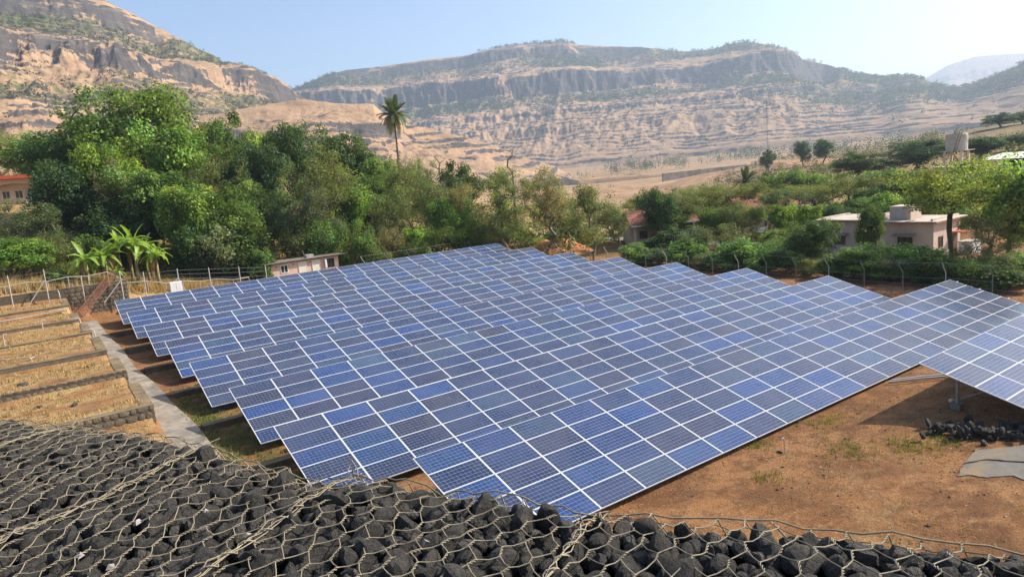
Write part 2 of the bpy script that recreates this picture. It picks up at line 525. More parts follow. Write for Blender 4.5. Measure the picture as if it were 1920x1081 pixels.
def mountain(name, label, az0, az1, na, nt_, prof, Dr, Df, zf, knots, seed, spur=0.10, strata=2.9, gully=0.55, shrub_base=0.0, shrub_bench=(), strata_rock=1.05, shrub_az=None, band_keep=0.0):
    """Terraced trap-rock mountain: polar grid about the valley, horizontal cliff bands."""
    a = np.linspace(az0, az1, na)
    t = np.concatenate([np.linspace(0, 1, nt_), np.linspace(1, 1.5, 14)[1:]])
    Am, Tm = np.meshgrid(a, t)
    bz, te = prof
    teA = np.interp(Am, bz, te)
    DrA = np.interp(Am, *Dr); DfA = np.interp(Am, *Df); zfA = np.interp(Am, *zf)
    zr = teA * DrA
    ar = np.radians(Am)
    mid = np.clip(4 * Tm * (1 - Tm), 0, 1)
    L = DrA * ar                                      # arc length, metres
    # spurs and gullies: the contours swing in and out
    Sd = Tm * (DrA - DfA)                             # metres up the fall line
    gl = fbm(L / 420, Tm * 1.2, 2, seed + 1) * 0.8 + fbm(L / 170, Sd / 420, 4, seed + 2, ridged=True) * 0.20 * gully + fbm(L / 110, Sd / 75, 4, seed + 13) * 0.18
    tt = np.clip(Tm + spur * mid * gl + 0.03 * mid * fbm(L / 30, Sd / 40, 4, seed + 7), 0, 1.5)
    P = np.where(tt <= 1, tt ** 1.12, 1 - (tt - 1) * 1.4)
    b0 = zfA + (zr - zfA) * P
    s0 = stair(b0, knots)
    kk = np.clip(0.80 + 0.55 * fbm(L / 260, Sd / 320, 3, seed + 3), 0.45, 1)
    h = b0 * (1 - kk) + s0 * kk
    rz_ = stair(zr, knots) * kk + zr * (1 - kk)
    h = h + (zr - rz_) * sst(0.55, 1.0, Tm)
    # thin strata ledges
    per = 9.0
    ph = h / per + 0.5 * fbm(L / 120, Sd / 160, 3, seed + 4)
    fr = ph - np.floor(ph)
    led = (np.clip(fr / 0.72, 0, 1) * 0.25 + np.clip((fr - 0.72) / 0.28, 0, 1) * 0.75) - fr
    ls = np.clip(0.55 + 1.3 * fbm(L / 170, Sd / 95, 4, seed + 5), 0, 1) * strata / 2.2
    h = h + led * per * ls * (1 - sst(0.93, 1.0, Tm))
    h = h + (5.5 * fbm(L / 95, Sd / 45, 5, seed + 6) + 2.2 * fbm(L / 16, Sd / 11, 4, seed + 8)) * sst(0.02, 0.12, Tm) * (1 - sst(0.9, 1.0, Tm))
    # steep ravines running down the face
    rv = fbm(L / 330 + 0.35 * fbm(L / 200, Sd / 200, 2, seed + 21), Sd / 1400, 3, seed + 20, ridged=True)
    h = h - 26 * gully * sst(0.35, 0.95, rv) * mid * (1 - sst(0.75, 0.95, Tm))
    # small roughness of the skyline itself
    h = h + 2.2 * fbm(L / 24, L * 0 + 1.7, 4, seed + 9) * sst(0.85, 1.0, Tm)
    Dm = DfA + (DrA - DfA) * Tm
    X = Dm * np.sin(ar); Y = Dm * np.cos(ar); Z = h + H
    Z = Z - 14 * (1 - sst(0, 0.05, Tm))
    # cliffs, ledges and steep sides are bare rock, benches below cliffs carry shrubs
    dh = np.gradient(h, axis=0); dd = np.gradient(Dm, axis=0)
    dl = np.gradient(h, axis=1) / np.maximum(Dm * np.gradient(ar, axis=1), 0.1)
    sl = np.arctan(np.hypot(dh / dd, dl))
    gain = (stair(b0 + 3, knots) - stair(b0 - 3, knots)) / 6.0
    brk = fbm(L / 110, Sd / 50, 4, seed + 14)
    band = sst(1.4, 2.6, gain) * sst(-0.26, 0.16, brk + 0.6 * (kk - 0.7) + band_keep)
    ledge = sst(0.70, 0.80, fr) * sst(0.45, 0.75, ls * strata_rock + 0.7 * fbm(L / 55, Sd / 22, 4, seed + 15))
    rock = np.clip(np.maximum(np.maximum(band, 0.72 * ledge), sst(0.92, 1.2, sl + 0.2 * brk)), 0, 1)
    shr = np.full_like(h, shrub_base)
    if shrub_az:
        shr = shr + np.interp(Am, *shrub_az) * sst(50, 120, h + 30 * brk)
    for (lo, hi, am) in shrub_bench:
        wob = 10 * fbm(L / 150, Tm * 0, 3, seed + 11)
        shr = np.maximum(shr, am * sst(lo - 12, lo + 6, h + wob) * (1 - sst(hi - 6, hi + 12, h + wob)))
    shr = shr * np.clip(0.75 + 0.9 * fbm(L / 240, Tm * 3, 3, seed + 12), 0, 1.2) * (1 - 0.8 * rock)
    colr = np.stack([rock, np.clip(shr, 0, 1), kk], -1).reshape(-1, 3)
    ii = np.arange(Am.size).reshape(Am.shape)
    Q = np.stack([ii[:-1, :-1], ii[:-1, 1:], ii[1:, 1:], ii[1:, :-1]], -1).reshape(-1, 4)
    o = obj(name, mesh_np(name, np.stack([X, Y, Z], -1).reshape(-1, 3), Q, [MOUNT], col=colr, smooth=True))
    tag(o, label, None, kind='structure')
    return dict(X=X, Y=Y, Z=Z, shr=shr, h=h, Am=Am, Tm=Tm, rock=rock)


LEFT_R = ridge_profile([(-500, -40), (-200, -60), (0, -22), (110, -14), (200, 2), (260, 32), (330, 70), (400, 104), (420, 119), (470, 128), (520, 150), (555, 176),
                        (610, 205), (700, 240), (800, 275), (950, 310), (1100, 330)])
m_left = mountain('mountain', 'tan terraced mountain with dark cliff bands rising at left', -24, 24, 660, 220, LEFT_R,
                  ([-24, 0, 10, 16, 24], [1000, 1080, 1150, 1230, 1300]), ([-24, 0, 15, 24], [430, 470, 560, 640]), ([-24, 0, 15, 24], [26, 22, 12, 8]),
                  [(0, 0), (60, 55), (67, 71), (110, 106), (146, 146), (158, 188), (215, 212), (250, 254), (262, 296), (330, 328), (420, 420)], 100,
                  shrub_bench=[(96, 142, 0.85), (200, 248, 0.95), (312, 345, 0.55)], shrub_base=0.16, gully=0.25)
SPUR_R = ridge_profile([(250, 235), (400, 215), (500, 195), (560, 186), (640, 193), (700, 196), (722, 215), (750, 231), (800, 240), (870, 257), (930, 275), (990, 298), (1040, 312), (1085, 334), (1130, 356), (1200, 385), (1350, 440)])
m_spur = mountain('foothill', 'bare tan spur running down behind the palm tree', 8, 50, 640, 120, SPUR_R,
                  ([8, 20, 30, 42], [760, 800, 860, 900]), ([8, 42], [520, 640]), ([8, 25, 36, 42, 50], [4, -2, -12, -22, -40]),
                  [(0, 0), (30, 26), (36, 38), (60, 56), (70, 78), (100, 96), (106, 112), (200, 200)], 200, spur=0.2, strata=2.6,
              shrub_base=0.06, gully=0.3)
CEN_R = ridge_profile([(380, 190), (480, 180), (555, 165), (600, 145), (650, 131), (700, 127), (800, 112), (870, 105), (900, 97), (960, 85), (1010, 80), (1065, 77), (1085, 84), (1130, 87), (1200, 88),
                       (1280, 97), (1330, 94), (1362, 84), (1395, 78), (1440, 84), (1490, 97), (1505, 111), (1550, 121), (1600, 136), (1650, 146), (1700, 143), (1725, 146), (1760, 160), (1795, 167),
                       (1850, 150), (1890, 131), (1920, 117), (2050, 70), (2300, 60)])
m_cen = mountain('mountain', 'long hazy mountain ridge with two dark cliff bands across the valley', 12, 84, 980, 240, CEN_R,
                 ([12, 22, 40, 60, 70, 84], [2350, 2350, 2450, 2350, 2150, 1800]), ([12, 30, 50, 70, 84], [1350, 1350, 1400, 1350, 1000]), ([12, 40, 60, 84], [14, 16, 22, 30]),
                 [(0, 0), (100, 96), (111, 116), (150, 146), (160, 168), (195, 190), (238, 226), (258, 300), (330, 334), (384, 384), (399, 432), (460, 462), (600, 600)], 300,
                 shrub_bench=[(182, 216, 0.85), (318, 382, 1.0), (432, 520, 0.95)], shrub_base=0.12, shrub_az=([50, 58, 64, 72, 84], [0, 0.35, 0.8, 0.95, 0.95]), band_keep=0.16)
FAR_R = ridge_profile([(1500, 250), (1650, 190), (1733, 148), (1780, 121), (1830, 106), (1880, 102), (1920, 100), (2100, 112), (2300, 90)])
m_far = mountain('mountain', 'pale blue far ridge in the haze at the right edge', 54, 90, 300, 60, FAR_R,
                 ([54, 90], [6200, 6200]), ([54, 90], [4300, 4300]), ([54, 90], [40, 40]),
                 [(0, 0), (200, 180), (230, 250), (400, 390), (440, 470), (900, 900)], 400, shrub_base=0.35)

# ------------------------------------------------------------------ the air
haze_k = N('haze_air')
haze_k.t.nodes.remove(haze_k.b)
pv = haze_k.n('VolumePrincipled')
pv.inputs['Color'].default_value = (0.70, 0.83, 1.0, 1)
pv.inputs['Density'].default_value = 0.0002
pv.inputs['Density Attribute'].default_value = ''
pv.inputs['Anisotropy'].default_value = 0.25
haze_k.l(pv.outputs[0], haze_k.out.inputs['Volume'])
zmin = min(float(GZ.min()), float(m_left['Z'].min()), float(m_spur['Z'].min()), float(m_cen['Z'].min()), float(m_far['Z'].min())) - 1
zmax = max(float(GZ.max()), float(m_left['Z'].max()), float(m_cen['Z'].max()), float(m_far['Z'].max())) + 5
haze = MB().box(gx[0] - 20, gy[0] - 20, zmin, gx[-1] + 20, gy[-1] + 20, zmax).build('haze', haze_k.m)
tag(haze, 'thin blue morning haze filling the valley', None, kind='stuff')


# ================================================================== solar panel rows
TILT = math.radians(16.23)
PA, PB = 1.98, 1.012                     # module pitch along and down the slope
ML, MW = 1.972, 1.003                    # module size

# blue polycrystalline cells under glass: 12 x 6 cells, pale gaps and busbars
k = N('solar_cells')
tc = k.n('TexCoord')
sx = k.n('SeparateXYZ'); k.l(tc.outputs['Object'], sx.inputs[0])
u = k.math('MULTIPLY', k.math('ADD', sx.outputs[0], -ML / 2), 12 / 1.91); u = k.math('ADD', u, 6)
v = k.math('MULTIPLY', k.math('ADD', sx.outputs[1], MW / 2), 6 / 0.963); v = k.math('ADD', v, 3)
fu = k.math('FRACT', u); fv = k.math('FRACT', v)


def dist_edge(kk, fr, wdt):
    a = kk.math('ABSOLUTE', kk.math('SUBTRACT', fr, 0.5))
    return kk.math('GREATER_THAN', a, 0.5 - wdt)


gap = k.math('MAXIMUM', dist_edge(k, fu, 0.012), dist_edge(k, fv, 0.022))
out_u = k.math('GREATER_THAN', k.math('ABSOLUTE', k.math('SUBTRACT', u, 6)), 6.0)
out_v = k.math('GREATER_THAN', k.math('ABSOLUTE', k.math('SUBTRACT', v, 3)), 3.0)
gap = k.math('MAXIMUM', gap, k.math('MAXIMUM', out_u, out_v))
oi = k.n('ObjectInfo')
rnd = oi.outputs['Random']
cellc = k.ramp(rnd, [(0.0, (0.009, 0.031, 0.112)), (0.14, (0.011, 0.022, 0.066)), (0.30, (0.016, 0.019, 0.052)), (0.44, (0.010, 0.026, 0.086)),
                     (0.58, (0.018, 0.024, 0.060)), (0.72, (0.007, 0.036, 0.145)), (0.83, (0.013, 0.039, 0.092)), (0.92, (0.022, 0.021, 0.042)), (1.0, (0.024, 0.058, 0.115))])
# each cell has its own crystal tone
fl = k.n('CombineXYZ'); k.l(k.math('FLOOR', u), fl.inputs[0]); k.l(k.math('FLOOR', v), fl.inputs[1]); k.l(k.math('MULTIPLY', rnd, 91.0), fl.inputs[2])
wn = k.n('TexWhiteNoise'); k.l(fl.outputs[0], wn.inputs[0])
tone = k.math('ADD', k.math('MULTIPLY', wn.outputs[0], 0.30), 0.85)
hsv = k.n('HueSaturation'); k.l(cellc, hsv.inputs['Color']); k.l(tone, hsv.inputs['Value'])
bus = dist_edge(k, k.math('FRACT', k.math('ADD', k.math('MULTIPLY', fv, 3.0), 0.0)), 0.018)
cc = k.mix(k.math('MULTIPLY', bus, 0.18), hsv.outputs[0], (0.35, 0.38, 0.42))
cc = k.mix(gap, cc, (0.36, 0.40, 0.50))
dust = k.ramp(k.noise(0.5, 5, 0.6, pos(k)), [(0.35, 0.01), (0.7, 0.08)])
cc = k.mix(dust, cc, (0.34, 0.33, 0.34))
k.l(k.math('ADD', k.math('MULTIPLY', dust, 1.0), 0.24), k.b.inputs['Roughness'])
CELLS = k.m
k.l(cc, k.b.inputs['Base Color']); k.b.inputs['Specular IOR Level'].default_value = 0.5
k.b.inputs['Coat Weight'].default_value = 0.0
ALU = mat_plain('anodised_frame', (0.58, 0.58, 0.57), 0.08, 4, 0.55, 0.3, 0.0)
STEEL = mat_plain('galvanised_steel', (0.36, 0.36, 0.35), 0.2, 6, 0.5, 0.5, 0.6)
RUST = mat_plain('rusty_steel', (0.17, 0.075, 0.045), 0.4, 5, 0.9, 0.2, bump=0.4, bscale=30)
CONC = mat_plain('weathered_concrete', (0.29, 0.245, 0.19), 0.32, 1.4, 0.95, 0.15, bump=0.35, bscale=14, stain=(0.13, 0.115, 0.095))
FOOT = mat_plain('footing_concrete', (0.20, 0.18, 0.155), 0.2, 3, 0.95, 0.1)

# laminate lies in local XY: x along the row, y uphill is 0 .. downhill -MW
lam = mesh_np('solar_panel', [(0.012, -0.012, 0), (ML - 0.012, -0.012, 0), (ML - 0.012, -MW + 0.012, 0), (0.012, -MW + 0.012, 0)], np.array([[0, 3, 2, 1]]), [CELLS])
fb = MB(); fw = 0.017
fs = 0.027
fb.box(0, -fw, -0.035, ML, 0, 0.004).box(0, -MW, -0.035, ML, -MW + fw, 0.004)
fb.box(0, -MW + fw, -0.035, fs, -fw, 0.004).box(ML - fs, -MW + fw, -0.035, ML, -fw, 0.004)
fb.add([(fw, -fw, -0.03), (ML - fw, -fw, -0.03), (ML - fw, -MW + fw, -0.03), (fw, -MW + fw, -0.03)], [(0, 1, 2, 3)])
frm = fb.mesh('panel_frame', ALU)

ORD = ['rearmost long row of blue solar panels, below the pink hut',
       'second row of blue solar panels counted from the pink hut',
       'third row of blue solar panels counted from the pink hut',
       'fourth row of blue solar panels counted from the pink hut',
       'fifth row of blue solar panels counted from the pink hut',
       'third row of blue solar panels counted from the gabion wall',
       'second row of blue solar panels counted from the gabion wall',
       'front row of blue solar panels, nearest the gabion wall',
       'row of pale blue solar panels at right edge, above the rock heap']
rng = np.random.default_rng(4)
rail_m = {}
for r in range(9):
    ncol = 20 if r < 8 else 9
    PA = 1.955 if r == 7 else 1.98
    t = thing('solar_panel_row', ORD[r], 'solar panels', (ROW_X[r], ROW_Y[r], ROW_Z[r]), group='rows of tilted solar panels')
    rot = (TILT, 0, 0)
    if r == 7: t.rotation_euler = (0, 0.0026, 0)
    if r == 8: t.location.z += 0.12
    ct, s_t = math.cos(TILT), math.sin(TILT)
    for i in range(ncol):
        for j in range(5):
            o = bpy.data.objects.new('solar_panel', lam); link(o, t)
            o.location = (i * PA, -j * PB * ct, -j * PB * s_t)
            o.rotation_euler = rot
            if r == 7: o.scale = (1.955 / 1.98, 1, 1)
            f = bpy.data.objects.new('panel_frame', frm); link(f, o)
    # purlins under the modules and posts to the ground
    L = ncol * PA - 0.02
    if ncol not in rail_m:
        rail_m[ncol] = MB().box(0.1, -0.03, -0.085, L - 0.1, 0.03, -0.038).mesh('purlin', STEEL)
    for d in (0.35, 1.7, 3.35, 4.7):
        q = obj('purlin', rail_m[ncol], t, (0, -d * ct, -d * s_t)); q.rotation_euler = rot
    npost = 9 if ncol == 20 else 4
    for i in range(npost):
        xl = 1.0 + i * (L - 2.0) / (npost - 1) if ncol == 20 else 1.0 + i * 4.4
        for d in (1.0, 4.0):
            wx, wy_ = ROW_X[r] + xl, ROW_Y[r] - d * ct
            zt = -d * s_t - 0.09
            zb = gz(wx, wy_) - ROW_Z[r]
            m = MB().box(xl - 0.04, -d * ct - 0.04, zb - 0.05, xl + 0.04, -d * ct + 0.04, zt)
            if d < 2:
                m.tube([(xl, -d * ct, zb + 0.25), (xl, -2.4 * ct, -2.4 * s_t - 0.1)], 0.022, 5)
            po = m.build('support_post', STEEL, t)
            MB().box(xl - 0.17, -d * ct - 0.17, zb - 0.2, xl + 0.17, -d * ct + 0.17, zb + 0.12).build('footing', FOOT, po)
        # slanting rafter under the purlins
        m = MB(); a = (xl - 0.03, -0.2 * ct, -0.2 * s_t - 0.10); b = (xl - 0.03, -4.9 * ct, -4.9 * s_t - 0.10)
        m.tube([(xl, a[1], a[2] - 0.03), (xl, b[1], b[2] - 0.03)], 0.032, 4)
        m.build('rafter', STEEL, t)


# ================================================================== walls, path, slab
k = N('rubble_masonry')
p = pos(k)
n1 = k.noise(2.2, 7, 0.7, p)
c = k.mix(k.ramp(n1, [(0.3, 0), (0.7, 1)]), (0.085, 0.07, 0.052), (0.20, 0.165, 0.12))
c = k.mix(k.ramp(k.noise(0.8, 6, 0.7, p), [(0.5, 0), (0.7, 0.7)]), c, (0.27, 0.20, 0.12))
k.bump(k.noise(12, 6, 0.7, p), 0.7, 0.05)
MASON = k.base(c, 0.95, 0.1)
MORT = mat_plain('wall_mortar', (0.115, 0.092, 0.066), 0.3, 4, 0.95, 0.1, bump=0.5, bscale=20)
CAPM = mat_plain('wall_cap', (0.17, 0.128, 0.08), 0.4, 1.6, 0.95, 0.1, bump=0.5, bscale=12, stain=(0.33, 0.215, 0.10))
STONE_FACE = []
random.seed(11)
for q in range(5):
    bm = bmesh.new()
    n = 7
    ring = [(math.cos(2 * math.pi * i / n) * random.uniform(.50, .60), math.sin(2 * math.pi * i / n) * random.uniform(.48, .58)) for i in range(n)]
    bot = [bm.verts.new((a, 0.12, b)) for a, b in ring]
    topv = [bm.verts.new((a * 0.82, -0.05 - random.uniform(0, .05), b * 0.82)) for a, b in ring]
    for i in range(n):
        bm.faces.new((bot[i], bot[(i + 1) % n], topv[(i + 1) % n], topv[i]))
    cv = bm.verts.new((random.uniform(-.1, .1), -0.10, random.uniform(-.1, .1)))
    for i in range(n):
        bm.faces.new((topv[i], topv[(i + 1) % n], cv))
    bmesh.ops.recalc_face_normals(bm, faces=bm.faces)
    me = bpy.data.meshes.new('stone'); bm.to_mesh(me); bm.free(); me.materials.append(MASON)
    STONE_FACE.append(me)


def rubble_wall(label, x0, x1, y, zb, zt, th=0.42, stones=None, ret=None, cat='wall', group=None):
    """Stone wall along X with a cement cap; stones set proud in its south face where close enough to see."""
    t = thing('stone_wall', label, cat, (x0, y, zb), group=group)
    L = x1 - x0; h = zt - zb
    core = MB().box(0, 0, -0.3, L, th, h - 0.06)
    if ret:
        core.box(L - th, th + 0.002, -0.3, L - 0.002, ret, h - 0.07)
    core.build('wall_core', MORT if stones else MASON, t)
    cp = MB().box(-0.03, -0.02, h - 0.06, L + 0.03, th + 0.03, h - 0.025)
    if ret:
        cp.box(L - th - 0.05, th + 0.032, h - 0.062, L + 0.028, ret, h - 0.028)
    cp.build('wall_cap', CAPM, t)
    if stones:
        sa, sz = stones
        rr = random.Random(int(y * 10))
        zc = 0.04
        while zc < h - 0.14:
            ch = rr.uniform(0.7, 1.2) * sz
            xc = max(sa - x0, 0.0)
            while xc < L - 0.08:
                wdt = rr.uniform(0.8, 1.7) * sz
                wdt = min(wdt, L - xc)
                o = obj('stone', rr.choice(STONE_FACE), t, (xc + wdt / 2, 0, zc + ch / 2))
                o.scale = (wdt * 1.02, 0.45, min(ch, h - 0.05 - zc) * 1.02)
                xc += wdt + 0.015
            zc += ch + 0.015
        # return face towards the path
        zc = 0.04
        while ret and zc < h - 0.14:
            ch = rr.uniform(0.7, 1.2) * sz; yc = 0.05
            while yc < min(ret, 4) - 0.1:
                wdt = rr.uniform(0.8, 1.6) * sz
                o = obj('stone', rr.choice(STONE_FACE), t, (L, yc + wdt / 2, zc + ch / 2))
                o.scale = (wdt, 0.45, min(ch, h - 0.05 - zc)); o.rotation_euler = (0, 0, math.pi / 2)
                yc += wdt + 0.015
            zc += ch + 0.015
    return t


WLAB = ['tall rubble stone terrace wall nearest the gabion wall, beside the path',
        'second rubble stone terrace wall up from the gabion wall, left of path',
        'third low stone terrace wall up from the gabion wall, left of path',
        'fourth low stone terrace wall up from the gabion wall, left of path',
        'fifth low stone terrace wall up from the gabion wall, left of path',
        'uppermost low stone terrace wall, below the white fence rail']
for i, (yw, zt, xc) in enumerate(WALL_L):
    zlow = [0.55, WALL_L[0][1], WALL_L[1][1], WALL_L[2][1], WALL_L[3][1], WALL_L[4][1]][i] - 0.35
    zlow = min(zlow, float(path_z(yw)) - 0.1)
    ret = (WALL_L[i + 1][0] - yw) * 0.8 if i < 5 else 4.0
    rubble_wall(WLAB[i], -34, xc, yw, zlow, zt, 0.45, stones=((-4.0, 0.30) if i == 0 else (-3.0, 0.30) if i == 1 else None), ret=ret, group='terrace walls left of the path')
rubble_wall('high rubble stone retaining wall under the white fence rail', -34, 6.3, 72.5, 1.4, 4.36, 0.5, stones=(1.4, 0.34))
LOWL = ['first', 'second', 'third', 'fourth', 'fifth', 'sixth', 'seventh']
for r in range(1, 8):
    y0 = ROW_Y[r] + 0.28
    lo, hi = LEV[r], LEV[r - 1]
    t = thing('terrace_kerb', 'low dark stone kerb between panel rows, %s down from the pink hut' % LOWL[r - 1], 'kerb', (ROW_X[r] - 1.3, y0, lo), group='stone kerbs between the panel rows')
    MB().box(0, 0, -0.3, 40, 0.42, hi - lo + 0.05).build('kerb_core', MASON, t)
    MB().box(-0.02, -0.03, hi - lo + 0.052, 40.02, 0.45, hi - lo + 0.10).build('kerb_cap', CAPM, t)

# concrete path down beside the rows, cast in bays with joints
ys = np.arange(21.0, 67.0, 2.3)
path_root = bpy.data.objects.new('path', None); link(path_root)
tag(path_root, 'grey concrete path running down beside the panel rows', None, kind='structure')
rr = random.Random(3)
for y0 in ys:
    y1 = y0 + 2.27
    m = MB(); nseg = 4
    V = []
    for s in range(nseg + 1):
        y = y0 + (y1 - y0) * s / nseg
        xl = float(path_left(y)) - 0.05; xr = xl + 1.45 + 0.05 * math.sin(y * 0.6)
        z = float(path_z(y)) + 0.07
        V += [(xl, y, z), (xr, y, z), (xr, y, z - 0.3), (xl, y, z - 0.3)]
    Q = []
    for s in range(nseg):
        b = s * 4
        for e in range(4):
            Q.append((b + e, b + (e + 1) % 4, b + 4 + (e + 1) % 4, b + 4 + e))
    Q += [(0, 3, 2, 1), (nseg * 4, nseg * 4 + 1, nseg * 4 + 2, nseg * 4 + 3)]
    m.add(V, Q)
    m.build('paving_slab', CONC, path_root)

# broken concrete slab at right
slab_k = mat_plain('old_slab', (0.17, 0.155, 0.13), 0.2, 1.6, 0.95, 0.1, bump=0.3, bscale=18, stain=(0.27, 0.19, 0.115))
ol = [on_g(*q) for q in ((1795, 893), (1806, 870), (1830, 846), (1875, 841), (1925, 836), (1985, 850), (2060, 890), (2020, 935), (1960, 915), (1900, 892), (1850, 896), (1820, 891))]
sl_t = thing('concrete_slab', 'cracked grey concrete slab on the red earth at right', 'slab', (25, 8.4, gz(25, 8.4)))


def poly_slab(name, pts, z0, z1, mat, parent, org):
    n = len(pts); b0 = gz(*org)
    V = [(a - org[0], b - org[1], gz(a, b) - b0 + z0) for a, b in pts] + [(a - org[0], b - org[1], gz(a, b) - b0 + z1) for a, b in pts]
    bm = bmesh.new()
    vs = [bm.verts.new(v) for v in V]
    bm.faces.new(vs[n:]); bm.faces.new(vs[:n][::-1])
    for i in range(n):
        bm.faces.new((vs[i], vs[(i + 1) % n], vs[n + (i + 1) % n], vs[n + i]))
    bmesh.ops.recalc_face_normals(bm, faces=bm.faces)
    me = bpy.data.meshes.new(name); bm.to_mesh(me); bm.free(); me.materials.append(mat)
    return obj(name, me, parent)


ck = [on_g(*q) for q in ((1806, 870), (1850, 862), (1900, 866), (1985, 872))]
ck2 = [on_g(*q) for q in ((1806, 872), (1850, 864), (1900, 868), (1985, 874))]
def rough_edge(pts, seed):
    rq_ = random.Random(seed); out = []
    for a, b in zip(pts, pts[1:] + pts[:1]):
        for q in range(4):
            t_ = q / 4; j = 0.0 if q == 0 else 0.035
            out.append((a[0] * (1 - t_) + b[0] * t_ + rq_.uniform(-j, j), a[1] * (1 - t_) + b[1] * t_ + rq_.uniform(-j, j)))
    return out


poly_slab('slab_piece', rough_edge(ck[:1] + ol[2:6] + ck[:0:-1], 1), -0.2, 0.045, slab_k, sl_t, (25, 8.4))
poly_slab('slab_piece', rough_edge([ol[0]] + ck2 + ol[6:], 2), -0.2, 0.03, slab_k, sl_t, (25, 8.4))

# ================================================================== stones
k = N('basalt')
tcn = k.n('TexCoord'); ov = tcn.outputs['Object']; oi = k.n('ObjectInfo')
vv = k.n('VectorMath', operation='ADD'); k.l(ov, vv.inputs[0])
cx = k.n('CombineXYZ'); k.l(k.math('MULTIPLY', oi.outputs['Random'], 50.0), cx.inputs[0]); k.l(cx.outputs[0], vv.inputs[1])
b1 = k.noise(3.5, 7, 0.7, vv.outputs[0]); b2 = k.noise(16, 6, 0.7, vv.outputs[0])
big = k.noise(9.0, 2, 0.5, pos(k))
tn = k.math('ADD', k.math('MULTIPLY', oi.outputs['Random'], 0.55), k.math('MULTIPLY', k.ramp(big, [(0.32, 0.0), (0.68, 1.0)]), 0.45))
c = k.ramp(tn, [(0.0, (0.012, 0.012, 0.013)), (0.38, (0.026, 0.025, 0.025)), (0.55, (0.048, 0.041, 0.033)), (0.72, (0.038, 0.038, 0.040)), (0.86, (0.080, 0.066, 0.050)), (1.0, (0.105, 0.093, 0.080))])
c = k.mix(k.ramp(b1, [(0.42, 0), (0.7, 0.7)]), c, (0.15, 0.128, 0.10))
c = k.mix(k.ramp(b2, [(0.57, 0), (0.74, 0.55)]), c, (0.26, 0.225, 0.18))
gn_ = k.n('NewGeometry'); sn = k.n('SeparateXYZ'); k.l(gn_.outputs['Normal'], sn.inputs[0])
dustf = k.math('MULTIPLY', k.ramp(sn.outputs[2], [(0.55, 0.0), (0.95, 1.0)]), k.ramp(k.noise(5.0, 6, 0.7, vv.outputs[0]), [(0.45, 0.0), (0.7, 0.55)]))
c = k.mix(dustf, c, (0.19, 0.15, 0.105))
k.bump(k.math('ADD', b2, k.math('MULTIPLY', b1, 1.6)), 0.8, 0.12)
BASALT = k.base(c, 0.78, 0.4)


def stone_mesh(seed, sub=3):
    """Angular quarried lump: a few clipping planes on a sphere, then roughened."""
    rr = np.random.default_rng(seed)
    bm = bmesh.new(); bmesh.ops.create_icosphere(bm, subdivisions=sub, radius=1.0)
    V = np.array([v.co[:] for v in bm.verts])
    pl = rr.normal(size=(12, 3)); pl /= np.linalg.norm(pl, axis=1)[:, None]
    ds = rr.uniform(0.56, 0.88, 12)
    r = np.full(len(V), 1.05)
    for n_, d_ in zip(pl, ds):
        c_ = V @ n_
        r = np.where(c_ > 0.05, np.minimum(r, d_ / np.maximum(c_, 0.05)), r)
    V = V * r[:, None]
    V = V * np.array([1.0, rr.uniform(.7, .95), rr.uniform(.55, .85)])
    V += 0.032 * np.stack([fbm(V[:, 0] * 2.3 + q * 9, V[:, 1] * 2.3 + V[:, 2] * 1.7, 3, seed + q) for q in range(3)], 1)
    for v, c_ in zip(bm.verts, V):
        v.co = c_
    me = bpy.data.meshes.new('stone'); bm.to_mesh(me); bm.free(); me.materials.append(BASALT)
    for pg in me.polygons: pg.use_smooth = (sub > 1)
    if sub > 1: me.set_sharp_from_angle(angle=math.radians(17))
    return me


STONES = [stone_mesh(s) for s in range(14)]
STONES_LO = [stone_mesh(40 + s, 1) for s in range(8)]


def stone_array(me):
    V = np.array([v.co[:] for v in me.vertices]); T = np.array([p_.vertices[:] for p_ in me.polygons])
    return V, T


SA_LO = [stone_array(m) for m in STONES_LO]
SA_MID = [stone_array(stone_mesh(70 + s, 2)) for s in range(8)]
SA_HI = [stone_array(m) for m in STONES]


def scatter_joined(name, P, S, mat, rr, src, flat=1.0, parent=None):
    """Join many stones into one mesh (P positions, S sizes)."""
    Vs, Ts = [], []; b = 0
    for p_, s_ in zip(P, S):
        V, T = src[rr.integers(len(src))]
        q = rr.normal(size=4); q /= np.linalg.norm(q)
        w_, x_, y_, z_ = q
        R = np.array([[1 - 2 * (y_ * y_ + z_ * z_), 2 * (x_ * y_ - z_ * w_), 2 * (x_ * z_ + y_ * w_)], [2 * (x_ * y_ + z_ * w_), 1 - 2 * (x_ * x_ + z_ * z_), 2 * (y_ * z_ - x_ * w_)], [2 * (x_ * z_ - y_ * w_), 2 * (y_ * z_ + x_ * w_), 1 - 2 * (x_ * x_ + y_ * y_)]])
        W = (V @ R.T) * s_; W[:, 2] *= flat
        Vs.append(W + p_); Ts.append(T + b); b += len(V)
    return obj(name, mesh_np(name, np.concatenate(Vs), np.concatenate(Ts), [mat]), parent)


# ================================================================== gabion wall in front
GE = np.array([[-1.5, 6.9], [-0.33, 4.81], [0.35, 3.70], [0.72, 2.69], [1.02, 2.25], [1.33, 1.63], [1.72, 1.11], [2.03, 0.65], [2.6, -0.4]])
GTOP = H - 1.1
gd = np.array([2.36, -4.16]); gd /= np.linalg.norm(gd)            # along the wall
gn = np.array([gd[1], -gd[0]]); gn = gn if gn @ np.array([1, 1]) > 0 else -gn   # outward, away from the camera
G0 = np.array([-0.33, 4.81])


def gab(s, w_):
    """s metres along the wall edge, w_ metres inward from it."""
    e = G0 + gd * s
    sp = (GE - G0) @ gd; off = (GE - G0) @ gn
    o = np.interp(s, sp, off)
    return e + gn * (o - w_)


